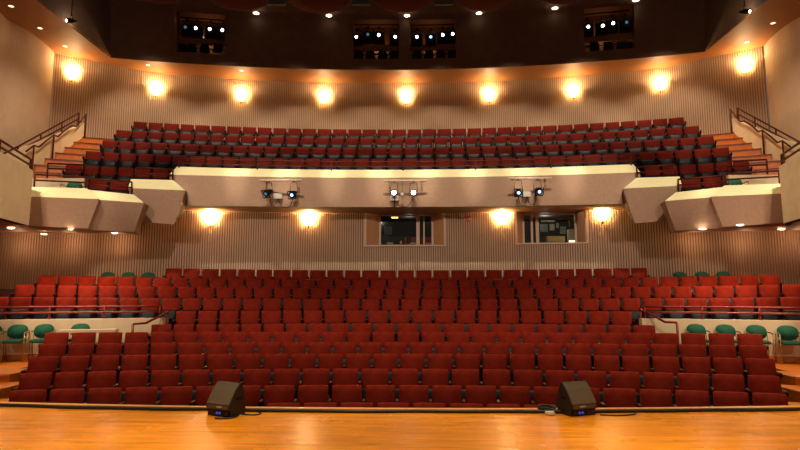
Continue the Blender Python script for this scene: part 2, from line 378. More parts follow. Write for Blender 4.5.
# ---------------------------------------------------------------- rails
def arcpt(R, X, z, cy=-12.): return Vector((X, cy+math.sqrt(R*R-X*X), z))
def rail(label, lines, posts, r=.02, group='metal guard rails', name='guard_rail', m=None):
    """lines: lists of points, posts: (top, bottom)"""
    m = m or M['rail']; o = Vector(posts[0][1]) if posts else Vector(lines[0][0])
    root = empty(name, o, 0, label, 'railing', group)
    for L in lines:
        mb = MB(); mb.tube(L, r); q = mb.build('rail_bar', m, None, o); q.location = (0, 0, 0); q.parent = root
    for a, b in posts:
        mb = MB(); mb.tube([b, a], r*.95); q = mb.build('post', m, None, o); q.location = (0, 0, 0); q.parent = root
    return root
for s, nm in ((-1, 'left'), (1, 'right')):
    X0, X1 = (abs(PR(161, 308, 26.2).x), 12.6)
    L = [[arcpt(26.2, s*(X0+(X1-X0)*i/14), z) for i in range(15)] for z in (2.11, 1.98)]
    ps = [(arcpt(26.2, s*x, 2.11), arcpt(26.2, s*x, 1.83)) for x in (X0+.02, 7.0, 8.1, 9.05, 10.0, 11.0, 12.0)]
    rail('dark red double-bar rail on top of the low %s wall' % nm, L, ps, .027, m=M['redrail'])
hl = [PY(133, 324, 12.75), PY(146, 323, 13.0), PY(158, 317, 13.3), PY(168, 311.5, 13.75)]
hr = [PY(677, 322.5, 12.75), PY(665, 322, 13.0), PY(652, 315, 13.35), PY(640, 309, 13.8)]
for L, nm in ((hl, 'left'), (hr, 'right')):
    zb = [.70, 1.09]
    ps = [(L[0], Vector((L[0].x, L[0].y, zb[0]))), (L[3], Vector((L[3].x, L[3].y, zb[1])))]
    rail('dark red sloping handrail at the inner end of the low %s wall' % nm, [L], ps, .028, 'sloping aisle handrails', 'handrail', M['redrail'])
# ---------------------------------------------------------------- fluted walls
def catmull(P_, n=12):
    P_ = [Vector(p) for p in P_]; Q = [2*P_[0]-P_[1]]+P_+[2*P_[-1]-P_[-2]]; out = []
    for i in range(1, len(Q)-2):
        for k in range(n):
            t = k/n; a, b, c, d = Q[i-1], Q[i], Q[i+1], Q[i+2]
            out.append(.5*((2*b)+(-a+c)*t+(2*a-5*b+4*c-d)*t*t+(-a+3*b-3*c+d)*t*t*t))
    out.append(P_[-1]); return out
def resample(path):
    L = [0]
    for a, b in zip(path, path[1:]): L.append(L[-1]+(b-a).length)
    def at(s):
        s = max(0, min(L[-1], s)); lo, hi = 0, len(L)-1
        while hi-lo > 1:
            m_ = (lo+hi)//2
            if L[m_] <= s: lo = m_
            else: hi = m_
        d = L[hi]-L[lo]; t = (s-L[lo])/d if d else 0
        p = path[lo].lerp(path[hi], t); tg = (path[hi]-path[lo]).normalized()
        return p, tg
    return L[-1], at
def fluted(name, path, z0, z1, per, dep, m, label, holes=(), inward=1, gm='groove'):
    """path in plan, seen from its right-hand side; ribs stand toward the hall"""
    total, at = resample([Vector((p[0], p[1])) for p in path]); mb = MB()
    prof = [(0, 0), (.56, 0), (.62, -dep), (.94, -dep)]
    n = int(total/per); pts = []
    for i in range(n+1):
        for u, d in prof:
            s = (i+u)*per
            if s > total: break
            p, t = at(s); nrm = Vector((t.y, -t.x))*inward
            q = p+nrm*d; pts.append(q)
    def strip(lst, za, zb):
        vs = [(q.x, q.y, z) for q in lst for z in (za, zb)]
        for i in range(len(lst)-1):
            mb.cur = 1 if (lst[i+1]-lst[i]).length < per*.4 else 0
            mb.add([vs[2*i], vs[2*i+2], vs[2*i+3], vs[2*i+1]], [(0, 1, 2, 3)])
    cur = []; curh = None
    def hole(q):
        for h in holes:
            if h[0] < q.x < h[1]: return h
        return None
    for q in pts:
        h = hole(q)
        if h != curh and cur:
            if curh is None: strip(cur, z0, z1)
            else: strip(cur, z0, curh[2])
            cur = [cur[-1]] if h is None else [cur[-1]]
        cur.append(q); curh = h
    if cur: strip(cur, z0, z1 if curh is None else curh[2])
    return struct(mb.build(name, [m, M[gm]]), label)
ZS = 11.19
half = [(0, 22.8), (4.2, 22.63), (8.2, 21.95), (10.2, 21.35), (11.5, 20.5), (12.88, 19.5)]
up = [(-x, y) for x, y in half[::-1]]+half[1:]
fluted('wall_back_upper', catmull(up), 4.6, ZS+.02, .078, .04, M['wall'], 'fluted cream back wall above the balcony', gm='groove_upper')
sd = [(12.9, 19.5), (12.74, 18.8), (12.66, 17.8), (12.78, 17.0), (12.63, 16.2), (12.4, 14.5), (12.2, 11.5)]
fluted('wall_left_upper', catmull([(-x, y) for x, y in sd[::-1]]), 4.6, ZS+.02, .092, .006, M['wall'], 'finely fluted left side wall beside the balcony stair', gm='wall')
fluted('wall_right_upper', catmull(sd), 4.6, ZS+.02, .092, .006, M['wall'], 'finely fluted right side wall beside the balcony stair', gm='wall')
# lower wall
W1 = (-1.30, 1.38, 4.04); W2 = (3.85, 6.08, 4.08)
lh = [(0, 19.3), (2, 19.24), (4, 19.04), (6, 18.72), (7.6, 18.35), (9, 17.75), (11, 17.35), (14.5, 17.0)]
lw = [(-x, y) for x, y in lh[::-1]]+lh[1:]
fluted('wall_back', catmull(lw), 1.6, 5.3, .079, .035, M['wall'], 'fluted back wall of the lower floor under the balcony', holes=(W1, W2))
def lwy(X):
    X = abs(X)
    for (a, ya), (b, yb) in zip(lh, lh[1:]):
        if a <= X <= b: return ya+(yb-ya)*(X-a)/(b-a)
    return 17
def uwy(X):
    X = abs(X)
    for (a, ya), (b, yb) in zip(half, half[1:]):
        if a <= X <= b: return ya+(yb-ya)*(X-a)/(b-a)
    return 19.5
# outer side walls of the lower floor
for s, nm in ((-1, 'left'), (1, 'right')):
    mb = MB(); mb.box((s*13.6, 10.5, 2.0), (.2, 13.5, 5.2)); struct(mb.build('wall_'+nm, M['plaster']), 'plain outer %s wall of the lower floor' % nm)
# low wood panels at the outer ends of row ten
mb = MB(); mb.box((-11.5, 15.5, 2.0), (1.6, .08, 1.06)); struct(mb.build('trim_1', M['carpet']), 'low dark wood panel at the left end of the tenth row')
# ---------------------------------------------------------------- balcony
for i, row in enumerate(BROWS):
    R0 = row[0]-.44; R1 = BROWS[i-1][0]-.44 if i else 35.0
    if i == 0:
        # top tier runs back to the wall
        mb = MB(); n = 28; vs = []
        for k in range(n+1):
            X = -10.2+20.4*k/n; ya = -12+math.sqrt(R0*R0-X*X); yb = uwy(X)-.03; zt = row_z(row, X)-SEATH
            vs += [(X, ya, zt-.5), (X, ya, zt), (X, yb, zt), (X, yb, zt-.5)]
        mb.add(vs, [(a*4+j, a*4+(j+1) % 4, (a+1)*4+(j+1) % 4, (a+1)*4+j) for a in range(n) for j in range(4)]+[(0, 1, 2, 3), (n*4+3, n*4+2, n*4+1, n*4)])
        struct(mb.build('floor_balcony_tier', M['carpet']), 'top balcony tier in front of the fluted wall'); continue
    xx = 10.2 
    ring('floor_balcony_tier', R0, R1, -xx, xx, (lambda X, r=row: row_z(r, X)-SEATH), (lambda X, r=row: row_z(r, X)-SEATH-.75), M['carpet'], 'carpeted balcony tier, %s from the top' % nth(i+1), 28)
for s, nm in ((-1, 'left'), (1, 'right')):
    a, b = sorted((s*7.35, s*10.2)); ring('floor_box_tier', 29.62, 30.44, a, b, 5.39, 4.7, M['carpet'], 'carpeted upper tier of the %s balcony box' % nm, 6)
    a, b = sorted((s*7.8, s*9.6)); ring('floor_box_tier', 28.75, 29.61, a, b, 4.81, 4.45, M['carpet'], 'carpeted lower tier of the %s balcony box' % nm, 6)
    # wooden stair between the rows and the stair wall, two steps per row
    rad = [33.5+.45, 33.5, 33.05, 32.6, 32.15, 31.7, 31.3, 30.9, 30.45, 30.05, 29.6, 29.2]
    k = 0; z = 7.87
    steps = [(33.05, 36.0, 7.87)]
    zs = [7.87-.305*j for j in range(1, 8)]; rr = [33.05-.44*j for j in range(0, 9)]
    for j, zz in enumerate(zs): steps.append((rr[j+1], rr[j]-.002, zz))
    for j, (R0, R1, zz) in enumerate(steps):
        a, b = sorted((s*10.23, s*11.36))
        if j == 0:
            mb = MB(); mb.prism([(s*10.23, 21.3), (s*11.36, 20.5), (s*11.36, -12+math.sqrt(R0*R0-11.36**2)), (s*10.23, -12+math.sqrt(R0*R0-10.23**2))], zz-.35, zz, 'z'); o = mb.build('balcony_stair_step', M['step'])
        else: o = ring('balcony_stair_step', R0, R1, a, b, zz, zz-.36, M['step'], None, 3)
        tag(o, 'wooden step of the %s balcony stair, %s from the top' % (nm, nth(j+1)), 'step', 'wooden steps of the %s balcony stair' % nm, kind='structure')
        q = ring('nosing', R0-.02, R0+.03, a, b, zz+.01, zz-.035, M['nosed'], None, 3); q.parent = o
# stair walls (cream), side gallery parapets and the rails on them
def mir(p, s): return Vector((p[0]*(-s), p[1], p[2]))   # source points are for the left (s=-1)
for s, nm in ((-1, 'left'), (1, 'right')):
    X = -11.43
    poly = [(19.2, 7.6), (19.2, 8.42), (15.6, 6.42), (14.6, 5.9), (14.6, 5.0), (15.6, 5.0), (16.6, 5.6)]
    mb = MB(); mb.prism(poly, s*11.40, s*11.52, 'x'); struct(mb.build('wall_stair_'+nm, M['plaster']), 'cream stair wall of the %s balcony stair' % nm)
    mb = MB(); sk = [(19.2, 7.95), (16.4, 5.78), (16.4, 5.45), (19.2, 7.6)]
    mb.prism(sk, s*11.375, s*11.398, 'x'); struct(mb.build('trim_stair_skirt', M['step']), 'wooden skirting board along the %s balcony stair' % nm)
    # guard rail on the stair wall
    def sp(x, y, off=0): p = PX(x, y, -11.46+off); return mir(p, s)
    tops = [sp(79, 113), sp(62, 122.5), sp(41, 134), sp(18, 146.5), sp(3, 154)]
    lows = [sp(79, 118.5), sp(62, 128), sp(41, 139), sp(18, 151), sp(6, 157)]
    zl = lambda Y: 8.42-(19.2-Y)*.5556
    ps = [(t, Vector((t.x, t.y, zl(t.y)))) for t in tops[:4]]
    rail('dark red double rail along the top of the %s stair wall' % nm, [tops, lows], ps, .026, 'guard rails on the stair walls')
    hp = [sp(86, 114, .17), sp(80, 122, .17), sp(76, 126.5, .17), sp(72, 125.5, .17), sp(64, 131, .17), sp(58, 136.5, .17), sp(54, 135, .17), sp(46, 141, .17), sp(39, 147, .17), sp(34, 145.5, .17), sp(26, 151.5, .17)]
    g = [(hp[0], Vector((hp[0].x, hp[0].y, 7.87))), (hp[6], Vector((hp[6].x, hp[6].y, 6.68))), (hp[9], Vector((hp[9].x, hp[9].y, 5.5)))]
    g[2] = (hp[9], Vector((hp[9].x, hp[9].y, 5.4)))
    rail('dark red stepped handrail beside the wooden steps of the %s balcony stair' % nm, [hp], g, .026, 'stepped stair handrails', 'handrail')
    # gallery parapet
    G = [mir(p, s) for p in (Vector((-8.6, 10.6, 4.12)), Vector((-9.0, 12.36, 4.12)), Vector((-9.36, 13.8, 4.12)), Vector((-9.66, 14.2, 4.12)))]
    g1 = Vector((-9.0, 12.36, 0)); g2 = Vector((-9.36, 13.8, 0)); gn = Vector((g2.y-g1.y, -(g2.x-g1.x), 0))
    def GP(x, y, off=0):
        d = Vector(ray(x, y)); o_ = Vector((CX, 0, CZ)); return o_+d*((g1+gn.normalized()*off-o_).dot(gn)/d.dot(gn))
    ta_ = GP(0, 151.5); tb_ = GP(33, 170.5); tl = lambda Y: tb_.z+(ta_.z-tb_.z)*(Y-tb_.y)/(ta_.y-tb_.y)
    zt = [tl(p.y) for p in G]; mb = MB(); vs = []
    for p, z in zip(G, zt):
        vs += [(p.x, p.y, 4.12), (p.x, p.y, z), (p.x+s*.22, p.y+.03, z), (p.x+s*.22, p.y+.03, 4.12)]
    mb.add(vs, [(i*4+j, i*4+(j+1) % 4, (i+1)*4+(j+1) % 4, (i+1)*4+j) for i in range(3) for j in range(4)]+[(0, 1, 2, 3), (15, 14, 13, 12)])
    struct(mb.build('wall_gallery_'+nm, M['plaster']), 'plain cream parapet of the %s side gallery' % nm)
    r0_ = GP(0, 140, -.1); r1_ = GP(31, 159.5, -.1); q0 = GP(0, 147, -.1); q1 = GP(31, 165.5, -.1)
    ex = r0_+(r0_-r1_)*.8; ex2 = q0+(q0-q1)*.8
    a = [mir(p, s) for p in (ex, r0_, r1_)]; b = [mir(p, s) for p in (ex2, q0, q1)]
    zg = [tl(p.y) for p in a]
    rail('dark red double rail on the %s side gallery parapet' % nm, [a, b], [(p, Vector((p.x, p.y, z-.02))) for p, z in zip(a, zg)], .028, 'guard rails on the gallery parapets')
    # floor inside the outer box and the cream wall behind it
    def bx(name, x0, x1, y0, y1, z0, z1, m, lab):
        a, b = sorted((s*x0, s*x1)); mb = MB(); mb.box(((a+b)/2, (y0+y1)/2, (z0+z1)/2), (b-a, y1-y0, z1-z0)); return struct(mb.build(name, m), lab)
    bx('floor_gallery', 8.75, 10.9, 15.12, 15.7, 4.3, 4.78, M['carpet'], 'floor of the %s gallery box with the green chair' % nm)
    bx('wall_box_back', 9.2, 11.36, 15.72, 15.84, 4.3, 5.72, M['plaster'], 'cream wall behind the green chair in the %s gallery box' % nm)
    # rails over the boxes
    def rp(x, y, D): return mir(PY(x, y, D), s)
    def boxrail(lab, x0, y0, x1, y1, D0, D1, h, dy=5.6, nposts=2):
        A, B = rp(x0, y0, D0), rp(x1, y1, D1); C_, D_ = rp(x0, y0+dy, D0), rp(x1, y1+dy, D1)
        ps = []
        for i in range(nposts):
            t = i/(nposts-1); p = A.lerp(B, t); ps.append((p, p-Vector((0, 0, h))))
        rail(lab, [[A, B], [C_, D_]], ps, .025, 'guard rails on the balcony boxes')
    boxrail('dark red double rail above the outermost %s balcony box' % nm, 35, 174.5, 86, 177, 14.75, 15.25, .42)
    boxrail('dark red double rail above the middle %s balcony box' % nm, 88, 178.5, 132, 182, 15.3, 15.85, .36)
    boxrail('dark red double rail above the inner %s balcony box' % nm, 136, 167.5, 173, 169.5, 16.5, 16.9, .36)
    boxrail('dark red double rail at the foot of the %s balcony stair' % nm, 48, 163.5, 86, 164.8, 15.7, 16.0, .42, 5)
# balcony parapet, main arc
def arc_strip(name, profile, x0, x1, m, label, n=40, cy=-12., parent=None):
    mb = MB(); vs = []; k = len(profile)
    for i in range(n+1):
        X = x0+(x1-x0)*i/n
        for R, z in profile: vs.append((X, cy+math.sqrt(R*R-X*X), z-.05*(X/7.25)**2))
    mb.add(vs, [(i*k+j, i*k+(j+1) % k, (i+1)*k+(j+1) % k, (i+1)*k+j) for i in range(n) for j in range(k)]+[tuple(range(k)), tuple(n*k+j for j in range(k-1, -1, -1))])
    o = mb.build(name, m, parent)
    if label: struct(o, label)
    return o
arc_strip('wall_balcony_front', [(29.80, 5.15), (29.93, 6.13), (30.40, 6.40), (30.40, 5.15)], -7.27, 7.27, M['face'], 'long curved balcony front in textured grey-beige plaster')
arc_strip('trim_balcony_cap', [(29.92, 6.13), (29.92, 6.145), (30.42, 6.50), (30.42, 6.40), (30.38, 6.40)], -7.28, 7.28, M['cap'], 'sloped bright cream cap along the balcony front')
n = 30; XS = [-7.2+14.4*i/n for i in range(n+1)]
L1 = [arcpt(30.36, X, 6.76-.05*(X/7.2)**2) for X in XS]; L2 = [p-Vector((0, 0, .16)) for p in L1]
rail('long dark red double rail along the top of the curved balcony front', [L1, L2], [(arcpt(30.36, X, 6.76-.05*(X/7.2)**2), arcpt(30.36, X, 6.46-.05*(X/7.2)**2)) for X in (-7.2, -4.8, -2.4, 0, 2.4, 4.8, 7.2)], .025, 'long balcony guard rail')
# boxes
def balcony_box(s, nm, which, V):
    V = [mir(p, s) for p in V]   # FTL FTR CBL CBR SR FBL FBR BBL BBR
    FTL, FTR, CBL, CBR, SR, FBL, FBR, BBL, BBR = range(9)
    mb = MB(); mb.add(V, [(FBL, FBR, FTR, FTL), (FTR, SR, CBR), (FBR, BBR, SR, FTR), (FBL, BBL, BBR, FBR), (CBL, CBR, SR, BBR, BBL), (FTL, CBL, BBL, FBL)])
    mb.cur = 1; mb.add(V, [(FTL, FTR, CBR, CBL)])
    o = struct(mb.build('wall_balcony_box', [M['face'], M['cap']]), '%s %s balcony box with sloped cream top' % (which, nm))
    return o
for s, nm in ((-1, 'left'), (1, 'right')):
    up_ = Vector((0, 0, .0))
    A = [PY(30, 196.5, 14.2), PY(99, 199, 14.75), PY(32, 187, 14.65), PY(87, 188.3, 15.1), Vector((-8.28, 15.15, 4.92)), PY(30, 226, 14.3), PY(88, 228.5, 14.85), Vector((-9.7, 14.9, 4.14)), Vector((-8.44, 15.2, 4.15))]
    B = [PY(99.5, 199.8, 14.9), PY(144, 203, 15.4), PY(86, 189.5, 15.3), PY(134, 194.5, 15.8), Vector((-7.32, 15.85, 4.92)), PY(89, 230, 15.0), PY(134, 232, 15.5), Vector((-8.5, 15.6, 4.13)), Vector((-7.60, 15.9, 4.13))]
    C_ = [PY(128, 188, 15.86), PY(185.5, 190.5, 16.3), PY(131, 179, 16.35), PY(173, 180, 16.8), PY(187, 191.5, 17.05), PY(139, 222, 16.0), PY(174, 224.5, 16.4), PY(139, 222, 17.0)+Vector((0, 0, .15)), PY(184.5, 210.5, 17.05)]
    def onplane(x, y, V):
        n_ = (V[1]-V[0]).cross(V[6]-V[0]); d = Vector(ray(x, y)); o_ = Vector((CX, 0, CZ)); return o_+d*((V[0]-o_).dot(n_)/d.dot(n_))
    A[5] = onplane(30, 226, A); B[5] = onplane(89.5, 230, B); C_[5] = onplane(139, 222, C_)
    for w, V in (('outermost', A), ('middle', B), ('inner', C_)): balcony_box(s, nm, w, V)
# soffits
mb = MB(); n = 30; vs = []
for i in range(n+1):
    X = -7.6+15.2*i/n; ya = -12+math.sqrt(29.87**2-X*X); yb = lwy(X)+.6
    vs += [(X, ya, 5.16), (X, ya, 5.3), (X, yb, 5.3), (X, yb, 5.16)]
mb.add(vs, [(a*4+j, a*4+(j+1) % 4, (a+1)*4+(j+1) % 4, (a+1)*4+j) for a in range(n) for j in range(4)]+[(0, 1, 2, 3), (n*4+3, n*4+2, n*4+1, n*4)])
struct(mb.build('ceiling_under_balcony', M['soffit']), 'warm soffit between the balcony front and the lower back wall')
for s, nm in ((-1, 'left'), (1, 'right')):
    poly = [(-8.5, 10.5, 4.12), (-9.05, 12.36, 4.12), (-9.4, 13.8, 4.12), (-9.68, 14.32, 4.12), (-8.48, 14.88, 4.12), (-8.36, 15.05, 4.12), (-7.56, 15.55, 4.12), (-7.63, 16.0, 4.12), (-8.55, 18.0, 4.30), (-9, 17.8, 4.30), (-11, 17.4, 4.30), (-14, 17.1, 4.30), (-14, 10.5, 4.12)]
    V = [(p[0]*-s, p[1], p[2]) for p in poly]; k = len(V)
    mb = MB()
    bm = bmesh.new(); vb = [bm.verts.new(v) for v in V]; vt = [bm.verts.new((v[0], v[1], v[2]+.02)) for v in V]
    bm.faces.new(vb); bm.faces.new(vt[::-1])
    for i in range(k): bm.faces.new((vb[i], vt[i], vt[(i+1) % k], vb[(i+1) % k]))
    bmesh.ops.triangulate(bm, faces=[f for f in bm.faces if len(f.verts) > 4]); bm.verts.index_update()
    mb.add([v.co for v in bm.verts], [[v.index for v in f.verts] for f in bm.faces]); bm.free()
    struct(mb.build('ceiling_side_'+nm, M['soffit']), 'orange soffit under the %s balcony boxes' % nm)
    # step between the two soffit heights
    mb = MB(); V = [(-7.66, 16.0, 4.15), (-8.6, 18.05, 4.33), (-8.6, 18.05, 5.2), (-7.66, 16.0, 5.2)]
    V = [(p[0]*-s, p[1], p[2]) for p in V]; mb.add(V+[(v[0]-(-s)*.05, v[1], v[2]) for v in V], [(0, 1, 2, 3), (7, 6, 5, 4), (0, 4, 5, 1), (1, 5, 6, 2), (2, 6, 7, 3), (3, 7, 4, 0)])
    struct(mb.build('trim_soffit_step', M['soffit']), 'vertical step in the %s soffit' % nm)
# ---------------------------------------------------------------- upper ceiling
inner_arc = lambda X: -21.9+math.sqrt(43.29**2-X*X)
mb = MB(); n = 40; vs = []
for i in range(n+1):
    X = -11.05+22.1*i/n; vs += [(X, inner_arc(X), ZS), (X, uwy(X)+.25, ZS), (X, uwy(X)+.25, ZS+.1), (X, inner_arc(X), ZS+.1)]
mb.add(vs, [(a*4+j, a*4+(j+1) % 4, (a+1)*4+(j+1) % 4, (a+1)*4+j) for a in range(n) for j in range(4)]+[(0, 1, 2, 3), (n*4+3, n*4+2, n*4+1, n*4)])
for s in (-1, 1):
    pl = [(11.05, 19.97), (11.05, 21.2), (11.9, 20.6), (13.2, 19.6), (13.1, 14), (13, 8), (11.0, 8)]
    mb.prism([(s*a, b) for a, b in pl], ZS+.001, ZS+.1, 'z')
struct(mb.build('ceiling_soffit', M['soffit']), 'warm lit ceiling soffit above the fluted upper wall')
# bulkhead with four spotlight openings
ZT = 13.4
def bk(X, z):   # leaning toward the stage
    t = (z-ZS)/(ZT-ZS); return Vector((X, inner_arc(X)-.25*t, z))
OPS = [(175, 225, 13, 53), (352, 399.5, 19, 59), (409, 457, 19, 58.5), (584, 636, 6, 50)]
def bkpx(x, y):
    """point of the photo on the bulkhead"""
    lo, hi = ZS, ZT+.4
    for _ in range(40):
        z = (lo+hi)/2; p = PZ(x, y, z); q = bk(max(-20, min(20, p.x)), z)
        if p.y > q.y: lo = z   # ray at height z is beyond the face, so it meets the face higher up?
        else: hi = z
    return bk(p.x, z)
def bks(x, y):
    p = PY(x, y, 21)
    for _ in range(12):
        p = PY(x, y, bk(p.x, p.z).y)
    return p
HO = []
for x0, x1, y0, y1 in OPS:
    a = bks((x0+x1)/2, y1); b = bks((x0+x1)/2, y0); l = bks(x0, (y0+y1)/2); r = bks(x1, (y0+y1)/2)
    HO.append((l.x, r.x, a.z, min(b.z, ZT-.06)))
mb = MB()
brk = sorted([-11.05+22.1*i/40 for i in range(41)]+[v for h in HO for v in h[:2]])
for a, b in zip(brk, brk[1:]):
    if b-a < 1e-5: continue
    m_ = (a+b)/2; h = [q for q in HO if q[0] < m_ < q[1]]
    zz = [ZS, h[0][2], None, h[0][3], ZT] if h else [ZS, ZT]
    segs = [(ZS, h[0][2]), (h[0][3], ZT)] if h else [(ZS, ZT)]
    for z0, z1 in segs:
        mb.add([bk(a, z0), bk(b, z0), bk(b, z1), bk(a, z1)], [(0, 1, 2, 3)])
for s in (-1, 1):
    mb.add([(s*11.05, 19.97, ZS), (s*11.0, 8, ZS), (s*11.0, 8, ZT), (s*11.05, 19.72, ZT)], [(0, 1, 2, 3)])
struct(mb.build('wall_bulkhead', M['bulk']), 'dark brown curved ceiling bulkhead with four spotlight openings')
mb = MB(); mb.box((0, 12.5, ZT+.45), (27, 19, .1)); struct(mb.build('ceiling', M['bulk']), 'dark hall ceiling above the reflectors')
mb = MB()
vs = []
for i in range(21):
    X = -11.05+22.1*i/20; vs += [(X, inner_arc(X)-.25, ZT), (X, inner_arc(X)-.25-.25, ZT+.4)]
mb.add(vs, [(2*i, 2*i+2, 2*i+3, 2*i+1) for i in range(20)]); struct(mb.build('trim_bulkhead_top', M['bulk']), 'dark upper lip of the bulkhead')
POSW = ['far left', 'left centre', 'right centre', 'far right']
def can(sc, tilt, lens, body=M['iron']):
    """theatre spotlight can pointing -Y and down; origin at yoke top"""
    return None
def spot_thing(name, loc, sc, lensm, label, group, pitch=25, yaw=0, barn=False, hang=.26, stem=True, lr=.088):
    """hanging theatre spotlight, origin at the clamp"""
    r = empty(name, loc, yaw, label, 'spotlight', group); r.scale = (sc, sc, sc)
    Rm = Matrix.Rotation(math.radians(pitch), 3, 'X'); ctr = Vector((0, 0, -hang))
    def T(v): return Rm@Vector(v)+ctr
    mb = MB(); mb.cyl(T((0, -.16, 0)), T((0, .06, 0)), .10, .09, 16); mb.cyl(T((0, .06, 0)), T((0, .20, 0)), .075, .045, 12)
    mb.cyl(T((0, -.18, 0)), T((0, -.15, 0)), .112, .112, 16); b = mb.build('lamp_body', M['iron'], r)
    mb = MB(); mb.cyl(T((0, -.190, 0)), T((0, -.182, 0)), lr, lr, 16); q = mb.build('lens', lensm, b)
    mb = MB(); mb.tube([(-.13, 0, -hang), (-.135, 0, -hang+.14), (-.10, 0, -.05), (.10, 0, -.05), (.135, 0, -hang+.14), (.13, 0, -hang)], .011)
    mb.build('yoke', M['iron'], r)
    if stem:
        mb = MB(); mb.box((0, 0, -.02), (.04, .05, .075), bev=.006); mb.build('clamp', M['iron'], r)
    if barn:
        mb = MB()
        fr = [(-.13, -.195, -.13), (.13, -.195, -.13), (.13, -.195, .13), (-.13, -.195, .13)]
        for i in range(4):
            a, c = Vector(fr[i]), Vector(fr[(i+1) % 4]); o1 = a*1.0; 
            d = Vector((0, 0, 1)) if i in (1, 3) else Vector((1, 0, 0))
            mb.tube([T(a), T(c)], .018, 4)
        mb.build('colour_frame', M['iron'], r)
    return r
lens_px = [[(183.5, 21, 'lensd'), (194, 22, 'lens'), (208, 23, 'lens'), (220.5, 24, 'lens')],
           [(356, 31, 'lens'), (367.5, 28.5, 'lensd'), (378.5, 29, 'lens'), (395, 31, 'lens')],
           [(417, 31, 'lens'), (431, 31, 'lensb'), (443, 29, 'lens'), (453, 28, 'lens')],
           [(590, 20.5, 'lens'), (604.5, 19.5, 'lens'), (615, 17, 'lens'), (628.5, 16, 'lensd')]]
low_px = [[180, 190, 203, 216], [358, 370, 382, 394], [417, 429, 441, 452.5], [596, 610, 623, 633]]
low_y = [46.5, 53.5, 53, 44.5]
for i, h in enumerate(HO):
    xm = (h[0]+h[1])/2; yb = bk(xm, h[2]).y; ang = math.atan2(-xm, inner_arc(xm)+21.9)*1.0
    root = empty('spotlight_recess', (xm, yb+.02, h[2]), ang, 'recessed opening with two bars of spotlights, %s of the ceiling bulkhead' % POSW[i], 'recess', 'spotlight openings in the bulkhead')
    w = (h[1]-h[0])/math.cos(ang); hh = h[3]-h[2]
    mb = MB(); dpt = 1.15
    zb_ = -.02; zt2 = hh+.3; LN = .25/(ZT-ZS)
    mb.box((0, dpt, (zb_+zt2)/2), (w+.1, .04, zt2-zb_))
    side = [(.0-LN*zb_, zb_), (.0-LN*hh, hh), (.0-LN*hh, zt2), (1.15, zt2), (1.15, zb_)]
    for sx in (-1, 1): mb.prism(side, sx*(w/2-.03), sx*(w/2+.03), 'x')
    mb.box((0, (1.15-LN*hh)/2, zt2+.015), (w+.1, 1.15+LN*hh, .03)); mb.box((0, .6, zb_), (w+.1, 1.1, .02))
    mb.build('recess_lining', M['beam'], root)
    rl = bpy.data.lights.new('recess_fill', 'POINT'); rl.energy = 9; rl.color = (1, .55, .25); rl.shadow_soft_size = .05  # unseen point added to brighten the recess lining
    ro = bpy.data.objects.new('recess_fill', rl); COL.objects.link(ro); ro.location = (xm+.0, yb+.85, h[2]+hh*.62)
    mb = MB(); mb.box((0, .35, hh*.40), (w-.02, .06, .24)); mb.build('beam', M['beam'], root)
    for zz in (hh+.1, hh*.26):
        mb = MB(); mb.tube([(-w/2, .5, zz), (w/2, .5, zz)], .025); mb.build('light_bar', M['iron'], root)
    # things hanging in it
    for k, (x, y, lm) in enumerate(lens_px[i]):
        p = PY(x, y, yb-.15)
        # lens sits .19 in front and below the clamp
        sp_ = spot_thing('spotlight', (p.x, p.y+.34, p.z+.24), 1.55, M[lm], '%s black spotlight, %s on the upper bar of the %s bulkhead opening' % ({'lens': 'lit', 'lensb': 'blue-lit', 'lensd': 'dim'}[lm], nth(k+1), POSW[i]), 'spotlights on the upper bars of the bulkhead openings', pitch=22, yaw=ang, hang=.22, lr=.036)
        # big black housing
        mb = MB(); mb.prism([(-.13, -.06), (.13, -.06), (.15, -.34), (-.15, -.34)], -.02, .12, 'y'); q = mb.build('rear_housing', M['iron'], sp_); q.location = (0, .02, -.08)
    for k, x in enumerate(low_px[i]):
        p = PY(x, low_y[i], yb+.05)
        r = empty('floodlight', (p.x, p.y+.2, p.z+.20), ang, 'black floodlight, %s on the lower bar of the %s bulkhead opening' % (nth(k+1), POSW[i]), 'spotlight', 'floodlights on the lower bars of the bulkhead openings')
        mb = MB(); mb.add([(-.15, 0, 0), (.15, 0, 0), (.2, -.05, -.36), (-.2, -.05, -.36), (-.1, .2, -.02), (.1, .2, -.02), (.12, .2, -.3), (-.12, .2, -.3)], [(0, 1, 2, 3), (4, 7, 6, 5), (0, 4, 5, 1), (3, 2, 6, 7), (0, 3, 7, 4), (1, 5, 6, 2)])
        mb.build('lamp_body', M['iron'], r)
        mb = MB(); mb.tube([(-.21, .05, -.2), (-.21, .05, .02), (.21, .05, .02), (.21, .05, -.2)], .012); mb.build('yoke', M['iron'], r)
